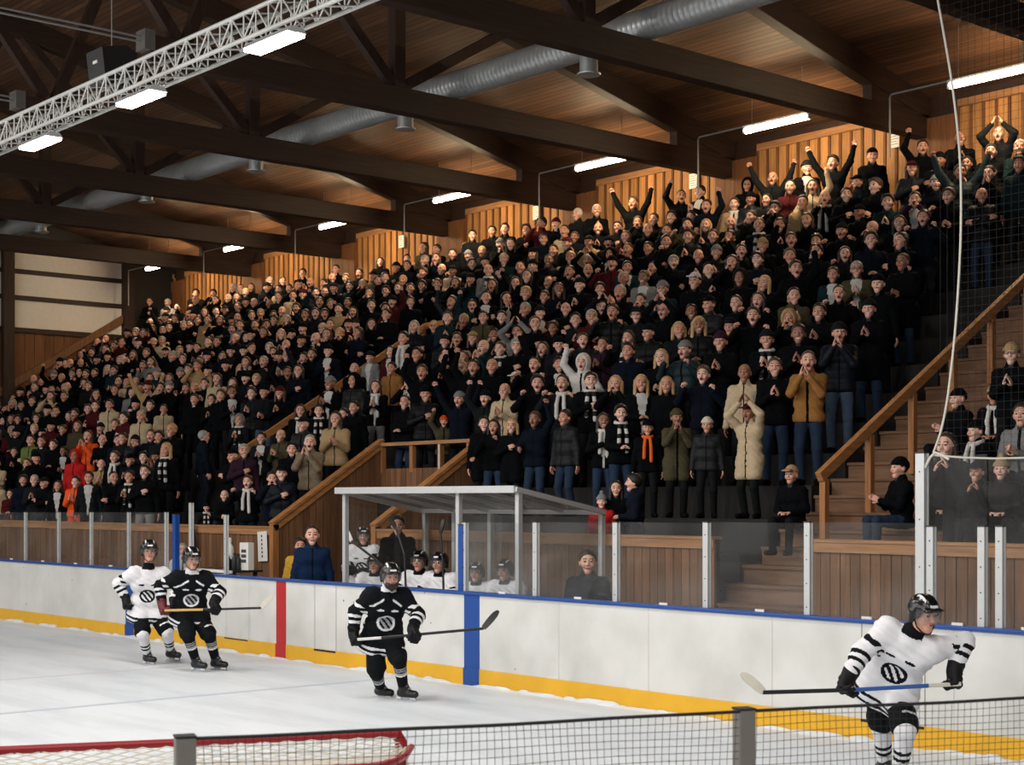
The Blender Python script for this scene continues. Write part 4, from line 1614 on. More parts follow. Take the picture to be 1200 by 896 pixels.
for f_ in (0.2, 0.4, 0.6, 0.8):
    xx = rx0 + (rx1 - rx0) * f_
    m.bar(L_(xx, 12.9, zF + 0.01), L_(xx, yR, zR + 0.01), 0.04, 0.05)
m.build('roof_frame', MAT['alu'], e)
m = MB()
vs = [L_(rx0, 12.9, zF + 0.05), L_(rx1, 12.9, zF + 0.05), L_(rx1, yR, zR + 0.035), L_(rx0, yR, zR + 0.035)]
vs2 = [(a_, b_, c_ + 0.012) for a_, b_, c_ in vs]
m.add(vs + vs2, [(3, 2, 1, 0), (4, 5, 6, 7), (0, 1, 5, 4), (1, 2, 6, 5), (2, 3, 7, 6), (3, 0, 4, 7)])
m.build('roof_sheet', MAT['roofsheet'], e)
for nm, xa_, ya_, xb_, yb_ in (('end_glazing', sx1, yF, sx1, yR), ('front_glazing', at_y(540, yF)[0] + 0.05, yF, sx1, yF), ('back_glazing', sx0, yR, sx1, yR), ('end_glazing', sx0, yF, sx0, yR)):
    m = MB()
    za, zb = (zF, zF) if ya_ == yb_ == yF else ((zR, zR) if ya_ == yb_ else (zF, zR))
    dx, dy = (0.008, 0) if xa_ == xb_ else (0, 0.008)
    vs = [L_(xa_, ya_, 0.9), L_(xb_, yb_, 0.9), L_(xb_, yb_, zb - 0.05), L_(xa_, ya_, za - 0.05)]
    vs2 = [(a_ + dx, b_ + dy, c_) for a_, b_, c_ in vs]
    m.add(vs + vs2, [(3, 2, 1, 0), (4, 5, 6, 7), (0, 1, 5, 4), (1, 2, 6, 5), (2, 3, 7, 6), (3, 0, 4, 7)])
    m.build(nm, MAT['shelter_glass'], e)
# bench seat in the shelter
e = empty('team_bench', (-17.2, 14.0, 0.25))
tag(e, 'long low wooden bench under the players in the shelter', 'bench')
m = MB()
for k in range(3): m.box((-3.2, -0.18 + k * 0.13, 0.41), (3.4, -0.07 + k * 0.13, 0.45))
m.build('seat_slat', MAT['cap'], e)
for x in (-2.9, -1.0, 1.0, 3.1):
    m = MB()
    m.box((x - 0.04, -0.15, 0), (x + 0.04, 0.17, 0.41))
    m.build('leg', MAT['dark'], e)

# scorer table with its bottles and boxes
p = at_y(262, 13.15)
tb = empty('scorer_table', (p[0], 13.15, 0))
tag(tb, 'dark table with white edge behind the boards by the grey post', 'table')
m = MB()
m.box((-0.75, -0.28, 1.20), (0.75, 0.28, 1.235))
m.build('tabletop', MAT['black'], tb)
m = MB()
m.box((-0.76, -0.30, 1.196), (0.76, -0.28, 1.24))
m.build('edge_strip', MAT['paper'], tb)
for x in (-0.65, 0.65):
    for y in (-0.2, 0.2):
        m = MB()
        m.box((x - 0.025, y - 0.025, 0), (x + 0.025, y + 0.025, 1.2))
        m.build('leg', MAT['dark'], tb)
def bottle(px, h, r, mat, label, capmat='black', dy=0.0):
    q_ = at_y(px, 13.15 + dy)
    o = empty('bottle', (q_[0], 13.15 + dy, 1.235))
    tag(o, label, 'bottle', 'bottles on the scorer table')
    m = MB()
    m.lathe([(r * 0.9, 0), (r, 0.01), (r, h * 0.62), (r * 0.85, h * 0.72), (r * 0.4, h * 0.82), (r * 0.4, h * 0.9)], 14)
    m.build('body', MAT[mat], o, smooth=True)
    m = MB()
    m.lathe([(r * 0.48, h * 0.88), (r * 0.48, h), (r * 0.2, h * 1.02)], 10)
    m.build('lid', MAT[capmat], o, smooth=True)
bottle(269, 0.50, 0.075, 'paper', 'tall white flask standing on the scorer table', 'paper', 0.05)
bottle(268, 0.24, 0.05, 'black', 'small black bottle with white lid before the white flask', 'paper', -0.15)
bottle(275, 0.27, 0.05, 'black', 'black bottle in the middle of the scorer table', 'black', -0.1)
bottle(279, 0.26, 0.05, 'dark', 'grey bottle beside the white upright box', 'black', -0.05)
q_ = at_y(286, 13.15)
m = MB()
m.box((-0.11, -0.06, 0), (0.11, 0.06, 0.44))
o = m.build('carton', MAT['paper'], bevel=0.005)
o.location = (q_[0], 13.2, 1.235)
o.rotation_euler = (0, 0, 0.12)
tag(o, 'white upright carton on the end of the scorer table', 'carton')
m = MB()
for k in range(3): m.box((-0.06, -0.064, 0.12 + 0.08 * k), (0.06, -0.06, 0.17 + 0.08 * k))
m.build('print', MAT['ink'], o)
p = at_y(308, Y_W - 0.04, 640)
m = MB()
m.box((-0.15, -0.012, -0.26), (0.15, 0.0, 0.26))
o = m.build('notice_board', MAT['paper'], bevel=0.004)
o.location = p
o.rotation_euler = (0, -0.06, 0)
tag(o, 'white clipboard sheet hung on the parapet beside the stairwell post', 'notice')
m = MB()
for k in range(6): m.box((-0.03, -0.014, 0.16 - k * 0.07), (0.01, -0.012, 0.2 - k * 0.07))
m.build('print_line', MAT['ink'], o)

# ------------------------------------------------------------ rope and protective net above the high glass
rp = [(1099, 0), (1107, 45), (1116, 100), (1123, 160), (1126, 210), (1126, 270), (1124, 320), (1120, 380), (1115, 430), (1109, 475), (1102, 507), (1094, 530)]
def smooth_line(ps, n=6):
    out = []
    for i in range(len(ps) - 1):
        p0, p1, p2, p3 = ps[max(i - 1, 0)], ps[i], ps[i + 1], ps[min(i + 2, len(ps) - 1)]
        for j in range(n):
            t = j / n
            out.append(tuple(0.5 * ((2 * b_) + (-a_ + c_) * t + (2 * a_ - 5 * b_ + 4 * c_ - d_) * t * t + (-a_ + 3 * b_ - 3 * c_ + d_) * t ** 3) for a_, b_, c_, d_ in zip(p0, p1, p2, p3)))
    return out + [ps[-1]]
Y_N = Y_B + 0.1
pts = [at_y(x, Y_N, y) for x, y in smooth_line(rp)]
e = empty('rope', pts[-1])
tag(e, 'pale hanging rope curving down to the tall aluminium post', 'rope')
m = MB()
m.tube([q_ - pts[-1] for q_ in pts], 0.011, 6)
m.build('cord', MAT['rope'], e)
m = MB()
m.tube([at_y(x, Y_N - 0.02, y) - pts[-1] for x, y in ((1093, 533), (1130, 536), (1165, 537), (1210, 536))], 0.010, 6)
m.tube([at_y(x, Y_N - 0.03, y) - pts[-1] for x, y in ((1084, 548), (1090, 536), (1096, 530), (1104, 533), (1112, 538))], 0.013, 6)
m.build('knot', MAT['rope'], e)
m = MB()
ptx = np.array([q_[0] for q_ in pts])
ptz = np.array([q_[2] for q_ in pts])
zlo, zhi = pts[-1][2], pts[0][2] + 0.1
xr = at_y(1230, Y_N)[0]
st_ = 0.075
x = ptx.min()
edge = lambda z: float(np.interp(z, ptz[::-1], ptx[::-1]))
z = zlo
while z < zhi:
    m.bar((edge(z), Y_N, z), (xr, Y_N, z), 0.0022, 0.0022)
    z += st_
while x < xr:
    zz = [q for q in np.arange(zlo, zhi, 0.05) if edge(q) <= x]
    if zz: m.bar((x, Y_N, min(zz)), (x, Y_N, max(zz)), 0.0022, 0.0022, up=(0, 1, 0))
    x += st_
o = m.build('protective_netting', MAT['net'])
tag(o, 'fine dark safety netting hanging beyond the curved pale rope', 'netting')

# ------------------------------------------------------------ near net fence and goal
def cam_pt(xc, d, z):
    return V(FW[0] * d + RT[0] * xc, FW[1] * d + RT[1] * xc, z)
f0, f1 = (-0.845, 4.07), (0.679, 4.61)
dir2 = unit(V(f1[0] - f0[0], f1[1] - f0[1], 0))
P0, P1 = cam_pt(*f0, 0), cam_pt(*f1, 0)
dv = unit(P1 - P0)
ZF = 1.727
e = empty('net_fence', P0)
tag(e, 'low dark net fence on grey posts in front of the camera', 'net fence')
span = np.linalg.norm(P1 - P0)
s0, s1 = 0.0, span + 1.9
ang = math.atan2(dv[1], dv[0])
e.rotation_euler = (0, 0, ang)
for s in (0.0, span):
    m = MB()
    m.box((s - 0.026, -0.026, 0), (s + 0.026, 0.026, ZF + 0.012))
    m.build('post', MAT['fencepost'], e, bevel=0.004)
    m = MB()
    m.box((s - 0.027, -0.027, ZF + 0.012), (s + 0.027, 0.027, ZF + 0.017))
    m.build('post_cap', MAT['gap'], e)
sag = lambda s: 0.004 * abs(math.sin(s * PI / span)) + 0.0012 * math.sin(s * 9)
m = MB()
m.tube([(s, -0.02, ZF + 0.010 - sag(s)) for s in np.arange(s0, s1, 0.06)], 0.0050, 8)
m.build('top_rope', MAT['net'], e)
m = MB()
c_ = 0.0225
for s in np.arange(s0, s1, c_):
    zt = ZF + 0.008 - sag(s)
    m.tube([(s + 0.006 * math.sin(7 * s + q * 9), -0.02 + 0.004 * math.sin(5 * s + 8 * q), q) for q in np.linspace(zt, 1.2, 10)], 0.0009, 4, caps=False)
for z in np.arange(ZF - 0.012, 1.2, -c_):
    m.tube([(s, -0.02 + 0.004 * math.sin(5 * s + 8 * z), z - sag(s) * 1.0 + 0.004 * math.sin(s * 6 + z * 20)) for s in np.arange(s0, s1, 0.12)], 0.0009, 4, caps=False)
m.build('netting', MAT['net'], e)

# hockey goal seen from behind: red frame with white netting
# front bar (far) from (−,878) to (472,857); the rear curve is nearer and lower
gz = 1.22
def goal_pt(px, py, z):
    d = (CAMZ - z) * F_PX / (py - HOR)
    dx, dy = ray(px)
    return V(dx * d, dy * d, z)
gR, gL = goal_pt(470, 858.5, gz), goal_pt(0, 879, gz)
u = unit(gL - gR)
gL = gR + u * 1.9
nrm = V(u[1], -u[0], 0)
if nrm @ (V(0, 0, 0) - gR) < 0: nrm = -nrm
e = empty('hockey_goal', gR * V(1, 1, 0))
tag(e, 'hockey goal with red pipe frame and white netting, seen from behind', 'hockey goal')
o3 = gR * V(1, 1, 0)
G = lambda a_, b_, z: gR * V(1, 1, 0) + u * a_ + nrm * b_ + V(0, 0, z) - o3
m = MB()
m.tube([G(0, 0, 0.0), G(0, 0, gz - 0.04), G(0.03, 0, gz)], 0.030, 12)
m.tube([G(1.9, 0, 0.0), G(1.9, 0, gz - 0.04), G(1.87, 0, gz)], 0.030, 12)
m.build('goal_post', MAT['goalred'], e, smooth=True)
m = MB()
m.tube([G(0.0, 0, gz), G(1.9, 0, gz)], 0.020, 12)
m.build('crossbar', MAT['goalred'], e, smooth=True)
def rear(z, dep, off=0.0):
    out = []
    for t in np.linspace(0, 1, 25):
        a_ = -off + t * (1.9 + 2 * off)
        k_ = min(1.0, min(t, 1 - t) / 0.16)
        out.append((a_ + (0.0), dep * math.sin(k_ * PI / 2) ** 0.8, z))
    return out
topr = rear(gz - 0.07, 0.50, 0.05)
botr = rear(0.03, 1.05, 0.10)
m = MB()
m.tube([G(*q_) for q_ in topr], 0.017, 10)
m.build('rear_top_bar', MAT['goalred'], e, smooth=True)
m = MB()
m.tube([G(*q_) for q_ in botr], 0.025, 10)
m.build('base_bar', MAT['goalred'], e, smooth=True)
m = MB()
def interp(c, t):
    k_ = t * (len(c) - 1)
    i_ = min(int(k_), len(c) - 2)
    return tuple(a_ + (b_ - a_) * (k_ - i_) for a_, b_ in zip(c[i_], c[i_ + 1]))
nn = 17
wig = lambda a_, b_: 0.006 * math.sin(a_ * 31 + b_ * 17)
def net_pt(a_, w):
    """w 0..1 over the top sheet, 1..2 down the back"""
    f_ = (a_ * 1.9, 0.015, gz - 0.012)
    t_ = interp(topr, a_)
    b_ = interp(botr, a_)
    if w <= 1:
        q_ = [f_[k] + (t_[k] - f_[k]) * w for k in range(3)]
        q_[2] += 0.020 * w - 0.03 * math.sin(w * PI)
    else:
        q_ = [t_[k] + (b_[k] - t_[k]) * (w - 1) for k in range(3)]
        q_[2] += 0.020 * (2 - w)
    return G(q_[0] + wig(a_ * 10, w * 8), q_[1] + wig(w * 9, a_ * 7) , q_[2])
ws = np.linspace(0, 2, 32)
for k in range(-nn, nn * 2):
    for sgn in (1, -1):
        line = []
        for w in ws:
            a_ = (k / nn) + sgn * w * 0.42
            if 0 <= a_ <= 1: line.append(net_pt(a_, w))
            elif line: break
        if len(line) > 1: m.tube(line, 0.0033, 4, caps=False)
m.build('netting', MAT['netwhite'], e)
# ------------------------------------------------------------ spectators
SKIN = objcol('skin', 0.5, 0.10, 18, 0.05, 0.4)
CLOTH = objcol('cloth', 0.9, 0.22, 26, 0.35, 0.08)
PUFF = objcol('padded cloth', 0.6, 0.15, 18, 0.25, 0.2)
DENIM = objcol('denim', 0.85, 0.35, 9, 0.3, 0.2)
KNIT = objcol('knit', 0.95, 0.25, 60, 0.6, 0.1)
HAIR = objcol('hair', 0.5, 0.4, 14, 0.5, 0.4, stretch=(5, 5, 0.8))
CAMO = plain('mottled khaki', hexc(120, 104, 82), 0.8, noise=0.55, scale=16)
LIP = plain('lips', hexc(150, 82, 72), 0.5)
MOUTH = plain('open mouth', hexc(84, 34, 30), 0.6)
TEETH = plain('teeth', hexc(205, 196, 182), 0.4)
EYE = plain('eyes', hexc(34, 26, 22), 0.25)
BROW = plain('eyebrows', hexc(62, 44, 32), 0.7)
INNER = plain('pale shirt', hexc(190, 188, 184), 0.8)
INNERD = plain('dark shirt', hexc(34, 34, 38), 0.8)
ZIP = plain('zip', hexc(9, 9, 10), 0.9, spec=0.1)
WHITE_K = plain('white knit', hexc(205, 202, 196), 0.9, noise=0.15, scale=40)
BLACK_K = plain('black knit', hexc(22, 22, 24), 0.9, noise=0.2, scale=40)
ORANGE_K = plain('orange knit', hexc(226, 96, 26), 0.9, noise=0.15, scale=40)
GLASSF = plain('glasses frame', hexc(30, 18, 16), 0.3)

C = dict(black=hexc(8, 10, 13), charcoal=hexc(24, 26, 29), navy=hexc(12, 18, 29), grey=hexc(120, 120, 120), white=hexc(205, 202, 198), beige=hexc(186, 166, 136),
         tan=hexc(166, 138, 100), brown=hexc(146, 102, 56), olive=hexc(72, 66, 48), green=hexc(98, 112, 52), orange=hexc(226, 84, 24), red=hexc(176, 34, 34),
         maroon=hexc(70, 22, 26), yellow=hexc(206, 160, 60), teal=hexc(22, 40, 44), khaki=hexc(120, 104, 82), teamblue=hexc(20, 38, 66), pink=hexc(214, 120, 140), plum=hexc(48, 28, 42),
         denim=hexc(32, 47, 68), denimlight=hexc(70, 86, 106), cream=hexc(208, 196, 170))
SKINS = [hexc(218, 166, 144), hexc(208, 154, 132), hexc(226, 178, 158), hexc(200, 144, 120), hexc(214, 160, 142), hexc(158, 110, 88)]
HAIRS = {'black': hexc(22, 18, 16), 'brown': hexc(44, 32, 25), 'lightbrown': hexc(74, 56, 42), 'blond': hexc(176, 142, 98), 'grey': hexc(150, 146, 140), 'white': hexc(206, 202, 194)}
POSE = poses()
CACHE = {}

def flipm(v, q):
    v = v.copy()
    v[:, 0] *= -1
    return v, q[:, ::-1]

def get(kind, *key):
    k = (kind,) + key
    if k in CACHE: return CACHE[k]
    if kind == 'body':
        pose, fl = key
        v, q, mi = body_surface(POSE[pose])
        if fl: v, q = flipm(v, q)
        me = mesh_np('person_body', v, q, [SKIN, LIP, MOUTH, TEETH, EYE, BROW], mi)
    elif kind == 'top':
        pose, fl, style, mat = key
        v, q, mi = top_surface(POSE[pose], style)
        if fl: v, q = flipm(v, q)
        me = mesh_np('jacket', v, q, [{'cloth': CLOTH, 'puff': PUFF, 'camo': CAMO}[mat], INNER if style == 'open' else INNERD, ZIP], mi)
    elif kind == 'legs':
        f = POSE[key[0]]
        v, q = legs_surface(f)
        me = mesh_np('trousers', v, q, [DENIM])
    elif kind == 'shoe':
        f = POSE[key[0]]
        v, q = shoe_surface(f, key[1])
        me = mesh_np('shoe', v, q, [CLOTH])
    elif kind == 'hair':
        v, q = hair_surface(key[0])
        me = mesh_np(key[0], v, q, [KNIT if key[0] in ('beanie', 'bobble', 'headband') else CLOTH if key[0] in ('cap', 'hood') else HAIR])
    elif kind == 'scarf':
        f = POSE[key[0]]
        v, q, mi = scarf_surface(f)
        a, b = {'bw': (WHITE_K, BLACK_K), 'orange': (ORANGE_K, ORANGE_K), 'white': (WHITE_K, WHITE_K)}[key[1]]
        me = mesh_np('scarf', v, q, [a, b], mi)
    CACHE[k] = me
    return me

def base_pose(p):
    return p if p.startswith('sitting') else 'clapping'

COLNAME = dict(khaki='mottled khaki', denim='blue', cream='cream')
GAR = {'plain': 'jacket', 'puffer': 'puffer jacket', 'open': 'open jacket', 'coat': 'long coat', 'hoodie': 'hooded top'}
HEADN = {'short': None, 'parted': None, 'receding': None, 'bald': 'bald', 'long': 'long', 'bob': 'bobbed', 'ponytail': 'ponytailed'}

def nm(c):
    return COLNAME.get(c, c)

def person(pose, loc, rz, scale=1.0, top='black', style='plain', legs='black', head='short', hcol='brown', skin=0, scarf=None, glasses=False, flip=False, label=None, group=None, cat='person', mat=None):
    f = POSE[pose]
    o = link_mesh('person', get('body', pose, flip))
    o.location = tuple(loc)
    o.rotation_euler = (0, 0, rz)
    o.scale = (scale,) * 3
    o.color = (*SKINS[skin % len(SKINS)], 1)
    mt = mat or ('puff' if style == 'puffer' else 'cloth')
    j = link_mesh('jacket' if style != 'coat' else 'coat', get('top', pose, flip, style, mt), o)
    j.color = (*C[top], 1)
    b = base_pose(pose)
    if b == 'clapping' and pose != 'clapping': b = 'clapping'
    t = link_mesh('trousers', get('legs', pose if pose.startswith('sitting') else b), o)
    t.color = (*C[legs], 1)
    for i in (0, 1):
        s = link_mesh('shoe', get('shoe', pose if pose.startswith('sitting') else b, i), o)
        s.color = (*C['black'], 1)
    if head != 'bald':
        h = link_mesh({'beanie': 'beanie', 'bobble': 'bobble_hat', 'cap': 'cap', 'hood': 'hood', 'headband': 'headband'}.get(head, 'hair'), get('hair', head), o)
        m = f.head_matrix()
        if flip:
            R = rotm(-math.atan2(f.R[1, 0], f.R[0, 0]))
            m = Matrix([list(r) for r in R * HS]).to_4x4()
            m.translation = (-f.head[0], f.head[1], f.head[2])
        h.matrix_local = m
        h.color = (*(C[hcol] if (head in ('beanie', 'bobble', 'cap', 'hood', 'headband') or hcol not in HAIRS) else HAIRS[hcol]), 1)
        if head in ('beanie', 'cap', 'bobble', 'headband') and rnd.random() < 0.75:
            hh = link_mesh('hair', get('hair', 'short' if rnd.random() < 0.8 or label is None or 'stair rail' not in label else 'long') if head != 'bobble' else get('hair', 'short'), o)
            hh.matrix_local = m
            hh.color = (*rnd.choice([HAIRS['brown'], HAIRS['black'], HAIRS['lightbrown']]), 1)
            hh.scale = tuple(x * 0.985 for x in hh.scale)
    if scarf:
        link_mesh('scarf', get('scarf', pose if pose.startswith('sitting') else 'clapping', scarf), o)
    if glasses:
        if 'glasses' not in CACHE:
            gg = glasses_mesh().build('glasses', GLASSF, o)
            CACHE['glasses'] = gg.data
        else:
            gg = link_mesh('glasses', CACHE['glasses'], o)
        gg.matrix_local = f.head_matrix()
    hd = HEADN.get(head)
    cn = hcol if head in ('beanie', 'bobble', 'cap', 'headband') else None
    o['_d'] = (top, style, pose, head, hcol)
    tag(o, label, cat, group)
    return o

POSE_CODES = {'c': 'clapping', 'h': 'clapping high', 'd': 'standing with arms down', 'j': 'holding hands together', 'f': 'raising one fist', 'g': 'raising the other fist', 'b': 'raising both arms', 'o': 'clapping overhead',
              'm': 'cupping hands to mouth', 'a': 'folding arms', 'k': 'shaking two fists', 't': 'holding a hand to the chest', 'l': 'clapping low', 'r': 'reaching one arm forward', 's': 'sitting and clapping', 'S': 'sitting with hands in lap', 'F': 'sitting with hands at the face'}
